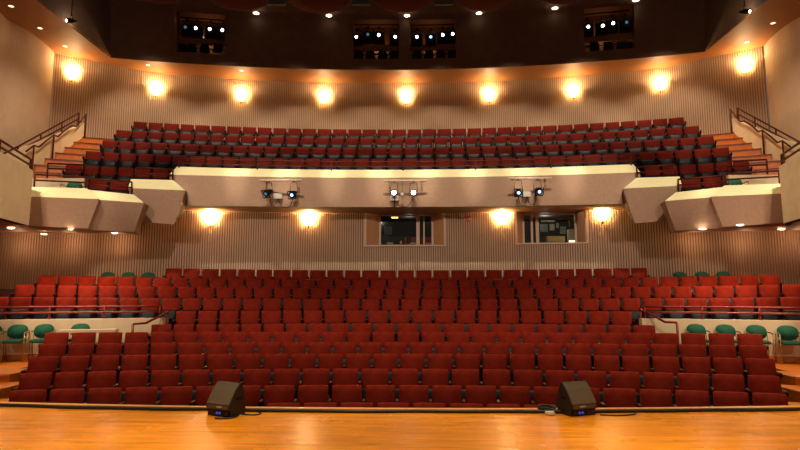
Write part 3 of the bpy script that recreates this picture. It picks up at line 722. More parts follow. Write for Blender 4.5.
# reflectors
CLX = [70, 153, 236, 318, 403, 487, 570, 650]; k = 0
for x, yb_ in zip(CLX, (-6, 1.5, 8.5, 11, 10, 8, 2, -6)):
    p = PY(x, yb_, 17.4); p.z -= .2; p = Vector((p.x*16.5/17.4, 16.5, p.z)); k += 1
    mb = MB(); prof = [(.001, 0), (.4, .015), (.7, .05), (.92, .12), (1.02, .2), (1.0, .22), (.8, .16), (.3, .1), (.001, .09)]
    mb.lathe((0, 0, 0), prof, 24); o = mb.build('ceiling_reflector', M['domes']); o.location = p
    tag(o, 'red-lit dished ceiling reflector, %s from the left along the top edge' % nth(k), 'reflector', 'red-lit ceiling reflectors')
    mb = MB(); mb.tube([(0, 0, .08), (0, 0, ZT+.4-p.z)], .03); mb.build('rod', M['iron'], o)
for i, (x0, x1) in enumerate(((268, 285), (352, 370), (435, 453))):
    a = PY(x0, 6, 18.4); b = PY(x1, 6, 18.4); mb = MB(); mb.box(((a.x+b.x)/2, 18.4, (a.z+12.98)/2+.02), (b.x-a.x, .12, 12.96-a.z)); o = mb.build('hanging_panel', M['greyg'], None, ((a.x+b.x)/2, 18.4, a.z))
    tag(o, 'dark grey green hanging panel, %s from the left between the ceiling reflectors' % nth(i+1), 'panel', 'hanging ceiling panels')
# recessed downlights
def downlight(p, r, m, label, group, name='downlight'):
    o = empty(name, p, 0, label, 'light', group)
    mb = MB(); mb.lathe((0, 0, 0), [(r*1.35, .0), (r*1.35, -.012), (r, -.014), (r, .03)], 16); mb.build('trim_ring', M['white'], o)
    mb = MB(); mb.cyl((0, 0, -.004), (0, 0, .02), r, r, 16); mb.build('lens', m, o)
    return o
for i, (x, y) in enumerate([(256, 13), (329, 15.5), (407, 15.5), (479, 13), (555, 8), (636, 0)]):
    p = PY(x, y, bks(x, y).y-.22)
    downlight(p, .11, M['dl'], 'bright round ceiling downlight, %s from the left above the bulkhead openings' % nth(i+1), 'bright downlights above the bulkhead')
for i, (x, y) in enumerate([(11, 228.5), (44, 234.5), (70.6, 229.4), (114.6, 233.4), (702.6, 229.4), (740, 225.4), (781.6, 229.6)]):
    p = PZ(x, y, 4.115)
    if y > 232: p = PZ(x, y, 4.15)
    side = 'left' if i < 4 else 'right'; kk = i+1 if i < 4 else i-3
    downlight(p, .085, M['dl'], 'round soffit downlight under the %s balcony boxes, %s from the left' % (side, nth(kk)), 'downlights under the balcony boxes')
for i, (x, y) in enumerate([(11, 6), (40, 28), (65, 46), (148, 65), (241.5, 70.5), (719, 57), (747, 42), (773, 23)]):
    p = PZ(x, y, ZS-.004)
    side = 'left' if i < 5 else 'right'; kk = i+1 if i < 5 else i-4
    downlight(p, .07, M['dls'], 'small downlight in the warm upper soffit, %s from the left on the %s half' % (nth(kk), side), 'small downlights in the upper soffit')
# side lamps grazing the soffit edge
for x, y, nm in ((71, 22, 'left'), (745, 13, 'right')):
    p = PY(x, y, 16.6)
    so = spot_thing('side_floodlight', (p.x, p.y, p.z+.25), .8, M['dl'], 'bright floodlight at the inner edge of the %s upper soffit' % nm, 'floodlights at the soffit edges', pitch=20, yaw=math.radians(-35 if x < 400 else 35), lr=.06)
    mb = MB(); mb.tube([(0, 0, 0), (0, 0, (13.2-p.z-.25)/.9)], .02); mb.build('hanging_pole', M['iron'], so)
# ---------------------------------------------------------------- sconces
def sconce_tree():
    r = empty('wall_sconce')
    mb = MB(); mb.lathe((0, 0, 0), [(.02, -.20), (.10, -.17), (.17, -.08), (.22, .06), (.25, .17), (.235, .17), (.2, .06), (.15, -.07), (.09, -.14), (.02, -.17)], 16, PI, 2*PI, 1, .7)
    g = mb.build('glass_bowl', M['glow'], r)
    mb = MB(); mb.box((0, .012, 0), (.2, .02, .34), bev=.005); mb.build('back_plate', M['chrome'], r)
    mb = MB(); mb.cyl((0, -.03, -.27), (0, -.03, -.19), .012, .03, 8); mb.lathe((0, -.03, -.27), [(.0, -.03), (.02, -.015), (.02, .0), (.0, .01)], 8); mb.build('finial', M['iron'], r)
    return r
sp0 = sconce_tree(); first = True; SL = []
def upw(x, y):
    p = PY(x, y, 22)
    for _ in range(10): p = PY(x, y, uwy(p.x))
    return p
def loww(x, y):
    p = PY(x, y, 19)
    for _ in range(10): p = PY(x, y, lwy(p.x))
    return p
for i, (x, y, rowk) in enumerate([(72, 75, 0), (156, 91, 0), (241.5, 97, 0), (324.5, 99, 0), (406, 99, 0), (489, 97, 0), (573, 93, 0), (660, 86, 0), (746, 67.5, 0), (211, 219, 1), (309, 220, 1), (502, 219, 1), (602, 215, 1)]):
    p = (loww if rowk else upw)(x, y); f = lwy if rowk else uwy
    sl = (f(p.x+.3)-f(p.x-.3))/.6; an = math.atan(sl)
    o = sp0 if first else copy_tree(sp0); first = False
    n_ = Vector((math.sin(an), -math.cos(an), 0)); o.location = p+n_*.055; o.rotation_euler = (0, 0, an)
    o.scale = (1.0,)*3 if not rowk else (1.05,)*3
    lab = 'glowing bowl wall sconce, %s from the left %s' % (nth(i+1 if not rowk else i-8), 'on the upper fluted wall' if not rowk else 'on the lower wall under the balcony')
    tag(o, lab, 'wall lamp', 'sconces on the upper wall' if not rowk else 'sconces under the balcony')
    SL.append((p+n_*.17+Vector((0, 0, .16)), rowk, n_))
# ---------------------------------------------------------------- stage
def sy(X): return 7.36+.27*(X/5.3)**2
def stage_poly(off, x=9.5, n=24): return [(-x+2*x*i/n, sy(-x+2*x*i/n)-off) for i in range(n+1)]
mb = MB(); pts = stage_poly(.0); mb.prism(pts+[(9.5, -2), (-9.5, -2)], .93, 1.0, 'z')
struct(mb.build('stage_floor', M['wood']), 'varnished orange wooden stage floor')
mb = MB(); pts = stage_poly(.02); q = [(a, b-.08) for a, b in pts][::-1]; mb.prism(pts+q, -.5, .93, 'z'); struct(mb.build('stage_front', M['step']), 'wooden front face of the stage')
mb = MB(); mb.prism([(a, b) for a, b in stage_poly(-.012)]+[(a, b+.06) for a, b in stage_poly(0)[::-1]][:0]+[(a, b) for a, b in stage_poly(.075)[::-1]], 1.001, 1.006, 'z'); struct(mb.build('trim_stage_edge', M['nose']), 'pale wooden edge strip of the stage')
# thick cable along the edge
pp = []
for i in range(61):
    X = -6.2+12.6*i/60; pp.append((X, sy(X)-.27+.012*math.sin(X*5)+.015*math.sin(X*2.1), 1.022))
mb = MB(); mb.tube(pp, .021, 8); tag(mb.build('stage_cable', M['cable'], None, (0, sy(0)-.27, 1.0)), 'thick black cable lying along the whole front edge of the stage', 'cable')
mb = MB(); mb.tube([(p[0], p[1]+.045+.01*math.sin(p[0]*3+1), p[2]-.008) for p in pp[24:]], .012, 6); tag(mb.build('stage_cable', M['cable'], None, (2, sy(2)-.2, 1.0)), 'thinner black cable beside the thick one on the right of the stage edge', 'cable')
# wedge monitors
def wedge(loc, rz, flip, label):
    r = empty('stage_monitor', loc, rz, label, 'speaker', 'wedge monitors at the stage edge')
    w = .36; prof = [(.0, .0), (.0, .075), (-.012, .08), (-.012, .145), (.02, .20), (.075, .30), (.12, .375), (.20, .37), (.26, .28), (.29, .16), (.29, .0)]
    # prof in (y back, z)
    body = [(.02, .0), (.02, .08), (-.01, .08), (-.01, .14), (.035, .215), (.095, .30), (.165, .372), (.19, .376), (.235, .29), (.27, .15), (.275, .0)]
    mb = MB(); mb.prism([(a, b) for a, b in body], -w/2, w/2, 'x'); b = mb.build('cabinet', M['wedged'], r)
    mb = MB(); gp = [(-.014, .146), (.03, .218), (.09, .303), (.162, .374)]
    mb.prism(gp+[(a+.012, b-.006) for a, b in gp[::-1]], -w/2+.008, w/2-.008, 'x'); mb.build('grille', M['wedge'], r)
    mb = MB(); mb.box((0, -.014, .112), (w-.03, .008, .05), bev=.003); q = mb.build('front_strip', M['wedge'], r)
    mb = MB()
    for k_, (dx, ww) in enumerate(((-.03, .012), (-.012, .018), (.008, .01), (.026, .02))): mb.box((dx+flip*.03, -.0195, .112+(.003 if k_ % 2 else 0)), (ww*1.3, .003, .016))
    mb.build('badge', M['silver'], q)
    mb = MB(); mb.box((0, .012, .038), (w-.06, .012, .05)); c_ = mb.build('connector_panel', M['cable'], r)
    for dx in (-.04, 0, .05):
        mb = MB(); mb.cyl((dx+flip*.02, -.002, .04), (dx+flip*.02, .008, .04), .014, .014, 10); mb.build('socket', M['blue'] if dx <= 0 else M['iron'], c_)
    for s in (-1, 1):
        mb = MB(); mb.box((s*(w/2+.004), .15, .2), (.008, .09, .03), bev=.003); mb.build('side_handle', M['iron'], r)
    return r
pl = PZ(219, 417.5, 1.0); pr = PZ(585.5, 417, 1.0)
wedge((pl.x-.03, pl.y+.05, 1.001), math.radians(-24), 1, 'black and brown wedge monitor speaker on the left of the stage edge')
wedge((pr.x+.0, pr.y+.05, 1.001), math.radians(22), -1, 'black and brown wedge monitor speaker on the right of the stage edge')
def loopcable(pts, lab, r=.008):
    pts = catmull([Vector((a, b, 1.0+r+.001+(c if len(q) > 2 else 0))) for q in pts for a, b, c in [(tuple(q)+(0,))[:3]]], 6)
    mb = MB(); mb.tube(pts, r, 6); return tag(mb.build('cable', M['cable'], None, pts[0]), lab, 'cable')
def g(x, y): p = PZ(x, y, 1.0); return (p.x, p.y)
loopcable([g(228, 414), g(224, 418.5), g(215, 418.8), g(222, 419.5), g(236, 417.5), g(243, 411), g(252, 411), g(261, 413.5), g(256, 415.5), g(242, 415)], 'thin black cable looping out from the left wedge monitor')
loopcable([g(598, 412), g(612, 411), g(633, 412.5), g(634, 415), g(618, 416.2), g(600, 415.5)], 'thin black cable looping out to the right of the right wedge monitor')
c0 = PZ(547, 409.5, 1.0); pts = []
for i in range(60):
    a = i*.6; rr_ = .085+.02*math.sin(i*1.7); pts.append((c0.x+rr_*math.cos(a)*1.1, c0.y+rr_*math.sin(a), .006*(i//10)))
loopcable(pts[:]+[(pr.x-.15, pr.y+.15)], 'coiled black cable lying to the left of the right wedge monitor', .009)
mb = MB(); c1 = PZ(550, 415, 1.0); mb.box((0, 0, .02), (.11, .07, .04), bev=.008); mb.box((.0, -.04, .02), (.05, .02, .02))
o = mb.build('connector_box', M['white']); o.location = (c1.x, c1.y, 1.001); tag(o, 'small white connector box in front of the coiled cable on the stage', 'box')
for i, (x, y, z) in enumerate(((390.5, 408.6, 1.008), (390.5, 414.8, 1.0))):
    c1 = PZ(x, y, z); mb = MB(); mb.box((0, 0, .0015), (.022, .04, .003)); o = mb.build('tape_mark', M['white']); o.location = c1; tag(o, 'tiny white tape mark near the stage centre, %s' % ('on the pale edge strip' if i == 0 else 'just behind the cable'), 'tape mark', 'white tape marks on the stage')
# ---------------------------------------------------------------- green chairs
def chair_tree():
    r = empty('green_armchair')
    mb = MB(); n = 18
    V = []
    for j, y in enumerate((.0, -.045)):
        for k_ in range(n):
            a = 2*PI*k_/n; x = .235*math.copysign(abs(math.cos(a))**.75, math.cos(a)); z = .155*math.copysign(abs(math.sin(a))**.8, math.sin(a))
            V.append((x, .19+y+.045*(x/.235)**2*-1+z*.15, .645+z))
    V.append((0, .185, .66)); V.append((0, .115, .66))
    fs = [(k_, (k_+1) % n, n+(k_+1) % n, n+k_) for k_ in range(n)]+[(2*n, (k_+1) % n, k_) for k_ in range(n)]+[(2*n+1, n+k_, n+(k_+1) % n) for k_ in range(n)]
    mb.add(V, fs, True); mb.build('backrest', M['green'], r)
    mb = MB(); mb.box((0, -.03, .445), (.46, .44, .06), bev=.025); mb.build('seat', M['green'], r)
    for s in (-1, 1):
        mb = MB(); mb.tube([(s*.27, -.2, 0), (s*.27, -.2, .62)], .012); mb.build('leg', M['chrome'], r)
        mb = MB(); mb.tube([(s*.27, .24, 0), (s*.27, .19, .42), (s*.25, .19, .62)], .012); mb.build('leg', M['chrome'], r)
        mb = MB(); mb.tube([(s*.27, -.21, .63), (s*.275, -.05, .65), (s*.26, .15, .65), (s*.2, .19, .66)], .016); mb.build('armrest', M['chrome'], r)
    mb = MB(); mb.tube([(-.27, -.2, .42), (.27, -.2, .42)], .01); mb.tube([(-.27, .19, .42), (.27, .19, .42)], .01)
    for s in (-1, 1): mb.tube([(s*.27, -.2, .42), (s*.27, .19, .42)], .01)
    mb.build('seat_frame', M['chrome'], r)
    return r
ch0 = chair_tree(); first = True
CH = []
for k_, x in enumerate((-11, 15.5, 42, 78.5)): CH.append((x, 335, 25.82, .93, ['green armchair partly cut off at the far left, against the low wall', 'green armchair, second from the far left, against the low cream wall', 'green armchair between the wooden landing and the left seat rows', 'green armchair behind the folding table on the left'][k_], 'green armchairs on the landings'))
for k_, x in enumerate((697.5, 727, 758, 789.5)): CH.append((x, 334, 25.82, .93, 'green armchair against the low right wall, %s from the left' % nth(k_+1), 'green armchairs on the landings'))
for k_, x in enumerate((107, 127.5, 147.5)): CH.append((x, 276, 30.62, 2.26, 'dim green armchair behind the back seats on the left, %s from the left' % nth(k_+1), 'green armchairs at the back wall'))
for k_, x in enumerate((680.5, 702.5, 724)): CH.append((x, 274, 30.62, 2.26, 'dim green armchair behind the back seats on the right, %s from the left' % nth(k_+1), 'green armchairs at the back wall'))
CH.append((72.5, 185, None, 4.78, 'green chair half hidden in the outermost left balcony box', 'green armchairs in the balcony boxes'))
CH.append((736, 182, None, 4.78, 'green chair half hidden in the outermost right balcony box', 'green armchairs in the balcony boxes'))
for x, y, R, z, lab, grp in CH:
    p = PR(x, y, R) if R else PY(x, y, 15.38)
    o = ch0 if first else copy_tree(ch0); first = False
    an = math.atan2(-p.x, p.y+12) if R else 0
    o.location = (p.x, p.y, z+.001); o.rotation_euler = (0, 0, an)
    if not R: o.rotation_euler = (0, 0, math.radians(10 if x < 400 else -10))
    o.scale = (.84, 1, 1)
    tag(o, lab, 'chair', grp)
# folding table
ta = PR(60, 331, 25.42); tb = PR(117.5, 331, 25.42); ang = math.atan2(tb.y-ta.y, tb.x-ta.x); c = (ta+tb)/2; wl = (tb-ta).length
tr = empty('folding_table', (c.x, c.y, .931), ang, 'long narrow cream folding table in front of the low left wall', 'table')
zt_ = c.z-.93
mb = MB(); mb.box((0, 0, zt_), (wl, .24, .07), bev=.008); mb.build('table_top', M['table'], tr)
for sx in (-1, 1):
    for sy_ in (-1, 1):
        mb = MB(); mb.tube([(sx*(wl/2-.12), sy_*.08, 0), (sx*(wl/2-.12), sy_*.08, zt_-.02)], .013); mb.build('leg', M['chrome'], tr)
# ---------------------------------------------------------------- stage lights on the balcony front
def fbar(nm, x0, x1, y, fix, jb, mini=None):
    Yf = -12+math.sqrt(29.5**2-PY((x0+x1)/2, y, 17.4).x**2)
    a = PY(x0, y, Yf); b = PY(x1, y, Yf); a.z = b.z = (a.z+b.z)/2; c = (a+b)/2
    r = empty('lighting_bar', c, 0, '%s tan pipe bar for stage lights on the balcony front' % nm, 'bar', 'pipe bars on the balcony front')
    mb = MB(); mb.tube([(a.x-c.x, 0, 0), (b.x-c.x, 0, 0)], .034, 8); mb.build('pipe', M['pipe'], r)
    mb = MB()
    for t in (.12, .88): mb.box(((a.x-c.x)*(1-t)+(b.x-c.x)*t, .15, 0), (.04, .3, .04))
    mb.build('bracket', M['pipe'], r)
    fx = []
    for i, (x, yy, lm, yaw, pit) in enumerate(fix):
        p = PY(x, yy, Yf-.1); h = (c.z-p.z)
        fx.append((p.x, h))
        spot_thing('stage_light', (p.x, Yf, c.z-.02), .92, M[lm], '%s theatre spotlight hanging from the %s bar on the balcony front' % (['left', 'right'][i], nm.lower()), 'spotlights on the balcony front', pitch=pit, yaw=math.radians(yaw), barn=(lm != 'lens'), hang=h/.92-.02, lr=(.078 if lm == 'lens' else .055))
    p = PY(*jb, Yf+.15); mb = MB(); mb.box((0, 0, 0), (.27, .07, .17), bev=.01)
    o = mb.build('junction_box', M['white']); o.location = (p.x, Yf+.2, p.z); tag(o, 'small white junction box behind the lights of the %s balcony bar' % nm.lower(), 'box', 'junction boxes on the balcony front')
    # hanging cables
    for i, (fx_, h) in enumerate(fx):
        zz = c.z-h
        pts = catmull([Vector((fx_, Yf+.12, zz-.05)), Vector((fx_*.75+p.x*.25, Yf+.1, zz-.38)), Vector((fx_*.3+p.x*.7, Yf+.12, zz-.4)), Vector((p.x+.02, Yf+.16, p.z-.085))], 8)
        mb = MB(); mb.tube(pts, .012, 5); tag(mb.build('power_cable', M['cable'], None, pts[0]), 'black cable drooping from the %s spotlight of the %s balcony bar' % (['left', 'right'][i], nm.lower()), 'cable', 'drooping light cables')
    if mini:
        q = PY(*mini, Yf); mb = MB(); mb.cyl((0, -.05, 0), (0, .05, 0), .05, .05, 12); o = mb.build('small_lamp', M['white']); o.location = q
        mb = MB(); mb.tube([(0, 0, .04), (0, 0, c.z-q.z)], .006); mb.build('stem', M['iron'], o)
        tag(o, 'tiny pale lamp hanging between the two middle balcony spotlights', 'lamp')
fbar('Left', 259, 302, 180.3, [(268, 191.5, 'lensd', -25, 28), (293, 193, 'lensb', -10, 25)], (277.5, 196))
fbar('Middle', 384, 427, 180.7, [(394, 192.5, 'lens', 0, 6), (413.5, 192.3, 'lens', 0, 6)], (394.5, 198), (402.2, 194.3))
fbar('Right', 508.5, 552, 178.3, [(519, 191, 'lensb', -8, 22), (538.3, 190, 'lensb', 8, 22)], (526.5, 194))
# fire alarm
p = loww(467.5, 219); r = empty('fire_alarm', (p.x, p.y-.05, p.z), 0, 'small red fire alarm on the fluted wall between the booth windows', 'alarm')
mb = MB(); mb.box((0, 0, 0), (.2, .06, .16), bev=.01); mb.build('housing', M['firered'], r)
mb = MB(); mb.box((.06, -.033, 0), (.025, .02, .06)); mb.build('strobe', M['white'], r)
# ---------------------------------------------------------------- control booth windows
def booth(nm, idx, xo0, xo1, xf0, xf1, zb, muls, sill_px):
    Yw = 19.25; a0 = xo0; a1 = xo1
    y0 = lwy(a0)-.03; y1 = lwy(a1)-.03; zt = 5.155
    c = Vector(((a0+a1)/2, (y0+y1)/2, zb)); yf = max(y0, y1)+.42
    r = empty('window_%d' % idx, c, 0, '%s control booth window in the lower back wall' % nm, 'window'); r['kind'] = 'structure'
    fl = PY(xf0, 230, yf).x; fr = PY(xf1, 230, yf).x
    def lb(mb, name, m):
        q = mb.build(name, m, None, c); q.location = (0, 0, 0); q.parent = r; return q
    mb = MB(); mb.add([(a0, y0, zb), (a0, y0, zt), (fl, yf, zt), (fl, yf, zb), (a0-.05, y0-.02, zb), (a0-.05, y0-.02, zt), (fl, yf+.1, zt), (fl, yf+.1, zb)], [(0, 1, 2, 3), (4, 7, 6, 5), (0, 4, 5, 1), (2, 6, 7, 3)]); lb(mb, 'jamb', M['reveal'])
    mb = MB(); mb.add([(a1, y1, zb), (a1, y1, zt), (fr, yf, zt), (fr, yf, zb), (a1+.05, y1-.02, zb), (a1+.05, y1-.02, zt), (fr, yf+.1, zt), (fr, yf+.1, zb)], [(0, 3, 2, 1), (4, 5, 6, 7), (0, 1, 5, 4), (2, 3, 7, 6)]); lb(mb, 'jamb', M['reveal'])
    mb = MB(); mb.add([(a0-.06, y0-.03, zb-.05), (a1+.06, y1-.03, zb-.05), (a1+.06, y1-.03, zb), (a0-.06, y0-.03, zb), (a0-.06, yf+.1, zb-.05), (a1+.06, yf+.1, zb-.05), (a1+.06, yf+.1, zb), (a0-.06, yf+.1, zb)], [(0, 1, 2, 3), (4, 7, 6, 5), (0, 4, 5, 1), (3, 2, 6, 7)]); lb(mb, 'sill', M['frame'])
    mb = MB()
    for X in (a0, a1):
        yy = lwy(X)-.035; mb.box((X+(-.03 if X == a0 else .03), yy, (zb+zt)/2), (.07, .03, zt-zb))
    lb(mb, 'casing', M['frame'])
    mb = MB(); H = zt-zb
    for X in (fl+.035, fr-.035): mb.box((X, yf+.04, zb+H/2), (.07, .06, H))
    mb.box(((fl+fr)/2, yf+.04, zt-.03), (fr-fl, .06, .04)); mb.box(((fl+fr)/2, yf+.04, zb+.02), (fr-fl, .06, .05)); lb(mb, 'frame', M['frame'])
    for mx_, w in muls:
        X = PY(mx_, 230, yf).x; mb = MB(); mb.box((X, yf+.035, zb+H/2), (w, .05, H-.1)); lb(mb, 'mullion', M['frame'])
    mb = MB(); mb.box(((fl+fr)/2, yf+.05, zb+H/2), (fr-fl-.1, .008, H-.08)); lb(mb, 'pane', M['glass'])
    return yf, fl, fr
yf1, fl1, fr1 = booth('wide left', 1, W1[0], W1[1], 379, 433.5, W1[2], [(418, .12), (424, .05)], None)
yf2, fl2, fr2 = booth('right', 2, W2[0], W2[1], 522.5, 577, W2[2], [(532, .07), (537.5, .11)], None)
for nm, xa, xb, yf in (('left', fl1-.5, fr1+.5, yf1), ('right', fl2-.6, fr2+.4, yf2)):
    mb = MB(); y0 = yf+.12; y1 = yf+2.3; xm = (xa+xb)/2; w = xb-xa
    mb.box((xm, y1, 4.4), (w, .05, 2.4)); mb.box((xa, (y0+y1)/2, 4.4), (.05, y1-y0, 2.4)); mb.box((xb, (y0+y1)/2, 4.4), (.05, y1-y0, 2.4)); mb.box((xm, (y0+y1)/2, 3.2), (w, y1-y0, .05)); mb.box((xm, (y0+y1)/2, 5.22), (w, y1-y0, .05))
    struct(mb.build('wall_booth_'+nm, M['room']), 'dark interior of the %s control booth' % nm)
def flat(name, x0, y0, x1, y1, D, m, lab, cat, group=None, th=.02, rot=0):
    a = PY(x0, y0, D); b = PY(x1, y1, D); mb = MB(); mb.box((0, 0, 0), (abs(b.x-a.x), th, abs(b.z-a.z)), bev=.004)
    o = mb.build(name, m); o.location = ((a.x+b.x)/2, D, (a.z+b.z)/2); o.rotation_euler = (0, rot, 0); return tag(o, lab, cat, group)
D1 = yf1+2.24; D2 = yf2+2.24
flat('framed_notice', 384, 226.5, 392, 234.5, D1, M['grey'], 'grey framed notice on the back wall of the left control booth', 'notice')
flat('booth_lamp', 391.5, 216.5, 398, 218.2, yf1+1.0, M['yl'], 'yellow strip lamp under the ceiling of the left booth', 'lamp', th=.12)
flat('booth_lamp', 546.5, 212.2, 552.5, 214.2, yf2+1.0, M['yl'], 'yellow strip lamp under the ceiling of the right booth', 'lamp', th=.12)
for nm, xa, xb, yf, px in (('left', fl1-.3, fr1+.3, yf1, 0), ('right', fl2-.4, fr2+.2, yf2, 0)):
    mb = MB(); xm = (xa+xb)/2; zz = 4.0
    r = empty('booth_desk', (xm, yf+.55, 3.23), 0, 'long desk just inside the %s control booth window' % nm, 'desk')
    mb.box((0, 0, .76), (xb-xa, .7, .04), bev=.005); mb.build('desk_top', M['amber'], r)
    for sx in (-1, 1): mb = MB(); mb.box((sx*((xb-xa)/2-.05), 0, .37), (.05, .6, .74)); mb.build('leg', M['iron'], r)
def booth_chair(x, D, lab):
    p = PY(x, 240, D); r = empty('swivel_chair', (p.x, D, 3.23), 0, lab, 'chair', 'swivel chairs in the left booth')
    mb = MB(); mb.box((0, 0, 1.0), (.5, .08, .5), bev=.03); mb.build('backrest', M['redchair'], r)
    mb = MB(); mb.box((0, -.22, .5), (.5, .45, .08), bev=.03); mb.build('seat', M['redchair'], r)
    mb = MB(); mb.cyl((0, -.2, .05), (0, -.2, .46), .03); mb.build('pole', M['iron'], r)
    mb = MB()
    for k_ in range(5): a = 2*PI*k_/5; mb.tube([(0, -.2, .08), (.26*math.cos(a), -.2+.26*math.sin(a), .025)], .02)
    mb.build('base', M['iron'], r)
booth_chair(411, yf1+1.35, 'red swivel chair in the middle of the left booth'); booth_chair(428, yf1+1.3, 'red swivel chair at the right end of the left booth')
flat('monitor', 381.5, 235, 389, 243.5, yf1+.65, M['iron'], 'black monitor on the desk at the left of the left booth', 'monitor', th=.05)
flat('monitor', 406.5, 236, 411.5, 243.5, yf1+.55, M['iron'], 'small black monitor on the desk near the left booth centre', 'monitor', th=.05)
for i, (x0, y0, x1, y1) in enumerate(((387, 242.5, 393, 244.2), (400, 241, 402, 244), (410, 242.6, 416, 244), (426, 243, 431, 244.2))):
    flat('script_pages', x0, y0, x1, y1, yf1+.35, M['amber'], 'yellowish pages on the left booth desk, %s from the left' % nth(i+1), 'paper', 'pages on the left booth desk', th=.1)
PAP = [(541, 217.5, 555, 222), (540, 224.5, 548, 232), (549.5, 224, 554.5, 230.5), (556, 223, 559, 228), (560, 226.5, 566, 234, .12), (568.5, 220, 572, 228, -.25), (573.5, 222, 576.5, 228)]
for i, q in enumerate(PAP): flat('pinned_notice', *q[:4], D2, M['paper'] if i != 1 else M['grey'], 'pinned sheet on the right booth wall, %s from the left' % nth(i+1), 'notice', 'sheets pinned in the right booth', rot=(q[4] if len(q) > 4 else 0))
flat('card_box', 546, 236.5, 564, 242, yf2+.75, M['amber'], 'wide pale yellow box on the right booth desk', 'box', th=.3)
flat('filing_box', 568, 229.5, 576, 240.5, yf2+.8, M['paper'], 'upright cardboard file box at the right of the right booth', 'box', th=.3)
flat('desk_lamp_tube', 569, 240.5, 577, 243, yf2+.3, M['dls'], 'bright white lamp tube on the right end of the right booth desk', 'lamp', th=.06)
p = PY(552, 242.6, yf2+.4); mb = MB()
mb.lathe((0, 0, 0), [(.34, 0), (.3, .035), (.2, .075), (.08, .095), (.001, .1)], 18, 0, 2*PI, 1, .5); o = mb.build('folded_coat', M['navy']); o.location = (p.x, p.y, 4.01); tag(o, 'navy coat heaped on the right booth desk', 'coat')
# ---------------------------------------------------------------- lights
WARM = (1.0, .62, .28)
def light(kind, loc, power, color, size=.1, rot=None, spot=None, blend=.5, name='lamp', sx=None):
    d = bpy.data.lights.new(name, kind); d.energy = power; d.color = color
    if kind == 'AREA':
        d.shape = 'RECTANGLE' if sx else 'DISK'; d.size = size
        if sx: d.size_y = sx
    else: d.shadow_soft_size = size
    if kind == 'SPOT': d.spot_size = math.radians(spot); d.spot_blend = blend
    o = bpy.data.objects.new(name, d); COL.objects.link(o); o.location = loc
    if rot is not None: o.rotation_euler = rot
    return o
def aim(loc, to):
    return (Vector(to)-Vector(loc)).to_track_quat('-Z', 'Y').to_euler()
for p, k_, n_ in SL:
    light('POINT', p, 72 if k_ == 0 else 125, (1.0, .72, .38), .07, name='sconce_lamp')
# house downlights in the hall ceiling
for x in (-9.2, -6.6, -4.0, -1.35, 1.35, 4.0, 6.6, 9.2):
    y = inner_arc(x)-2.35
    light('SPOT', (x, y, 12.85), 700, (1.0, .80, .58), .06, aim((x, y, 12.8), (x*1.04, y+2.4, 7.4)), 68, .5, name='balcony_house_light')
for x in [-10.5+1.5*q for q in range(15)]:  # unseen narrow spots added to brighten the balcony caps and fronts
    yt = -12+math.sqrt(29.9**2-x*x) if abs(x) < 7 else (16.0 if abs(x) < 9 else 14.6); zt_ = 6.35 if abs(x) < 7 else (5.5 if abs(x) < 8 else 5.0)
    light('SPOT', (x*.92, yt-6.6, 12.5), 2400, (1.0, .90, .70), .12, aim((x*.9, yt-6.6, 12.5), (x, yt, zt_)), 17, .6, name='balcony_edge_fill')
for x in (-9, -4.5, 0, 4.5, 9):
    light('SPOT', (x, 8.8, 12.3), 1700, (1.0, .76, .50), .2, aim((x, 8.8, 12.3), (x*1.02, 10.8, 0)), 66, .7, name='house_light')
for x in (-5, 0, 5):
    light('SPOT', (x, 3.6, 12.2), 4300, (1.0, .78, .38), .3, aim((x, 3.6, 12.2), (x, 3.6, 0)), 46, .5, name='stage_house_light')
for (x, y) in [(70.6, 229.4), (114.6, 233.4), (702.6, 229.4), (740, 225.4), (11, 228.5), (781.6, 229.6)]:
    p = PZ(x, y, 4.09); light('SPOT', p-Vector((0, 0, .03)), 100, (1.0, .56, .28), .06, (0, 0, 0), 150, .6, name='soffit_light')
for s in (-1, 1):
    light('SPOT', (s*7.5, 14.0, 12.3), 1300, (1.0, .80, .56), .15, aim((s*7.5, 14.0, 12.3), (s*11.8, 17.8, 6.3)), 56, .8, name='stair_house_light')
for s in (-1, 1):
    for X in (8.9, 10.3, 11.7):
        light('POINT', (s*X, lwy(X)-.55, 3.95), 8, (1.0, .58, .32), .06, name='wall_fill')  # unseen points added to brighten the lower side walls
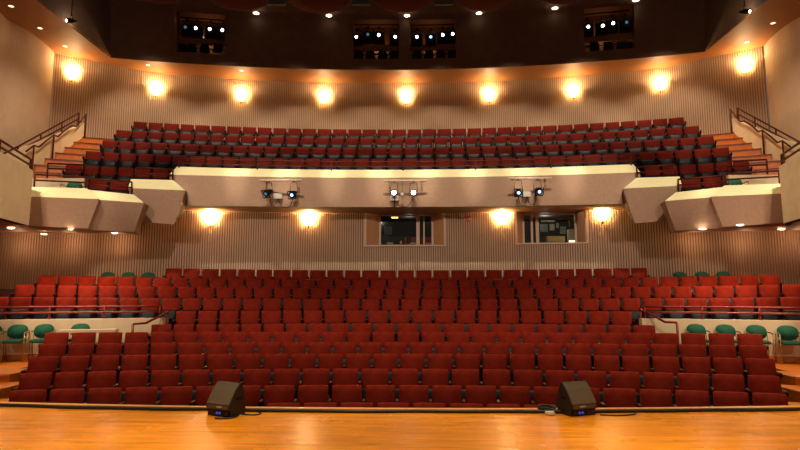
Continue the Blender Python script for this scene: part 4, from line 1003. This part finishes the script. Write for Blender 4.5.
for s in (-1, 1):
    light('SPOT', (s*8.6, 8.5, 9.0), 1300, (1.0, .80, .60), .2, aim((s*8.6, 8.5, 9.0), (s*9.0, 13.5, 1.4)), 42, .8, name='side_landing_fill')  # unseen spot added to brighten the low cream wall
    light('SPOT', (-s*3, 10.0, 12.3), 2600, (1.0, .80, .58), .2, aim((-s*3, 10.0, 12.3), (s*9.8, 13.3, 4.9)), 24, .8, name='gallery_fill')  # unseen spot added across the hall to brighten the gallery parapet
# unseen fill spots added behind the camera for the lower wall and rows
for x in (-6.5, -2.2, 2.2, 6.5):
    light('SPOT', (x, -.5, 7.6), 2500, (1.0, .80, .64), .25, aim((x, -.5, 7.6), (x*1.25, 19.0, 3.6)), 36, .8, name='front_fill_light')
# the two floodlights at the soffit edge
for x, y in ((71, 25), (746, 15)):
    p = PZ(x, y, ZS); sg = 1 if x > 400 else -1
    light('POINT', (sg*10.75, p.y, ZS+.05), 14, (1.0, .85, .6), .05, name='edge_flood')
# unseen points added for the red glow on the reflectors
for x in (236, 318, 403, 487):
    p = PY(x, 8, 16.8); light('POINT', (p.x, 17.2, p.z-.75), 4, (1.0, .35, .12), .1, name='reflector_fill')
for nm, xc, yf in (('l', (fl1+fr1)/2, yf1), ('r', (fl2+fr2)/2, yf2)):
    light('POINT', (xc+.1, yf+1.1, 5.05), 5 if nm == 'l' else 15, (1.0, .84, .66), .08, name='booth_light')
w = bpy.data.worlds.new('world'); bpy.context.scene.world = w; w.use_nodes = True
w.node_tree.nodes['Background'].inputs[0].default_value = (.9, .66, .5, 1); w.node_tree.nodes['Background'].inputs[1].default_value = .15
# ---------------------------------------------------------------- camera
cd = bpy.data.cameras.new('camera'); cam = bpy.data.objects.new('camera', cd); COL.objects.link(cam)
cd.sensor_width = 36; cd.lens = 36*F/800; cd.clip_end = 200
cam.location = (CX, 0, CZ); cam.rotation_euler = (PI/2+PH, 0, YW)
sc = bpy.context.scene; sc.camera = cam
sc.view_settings.view_transform = 'Standard'; sc.view_settings.look = 'None'; sc.view_settings.exposure = 0; sc.view_settings.gamma = 1
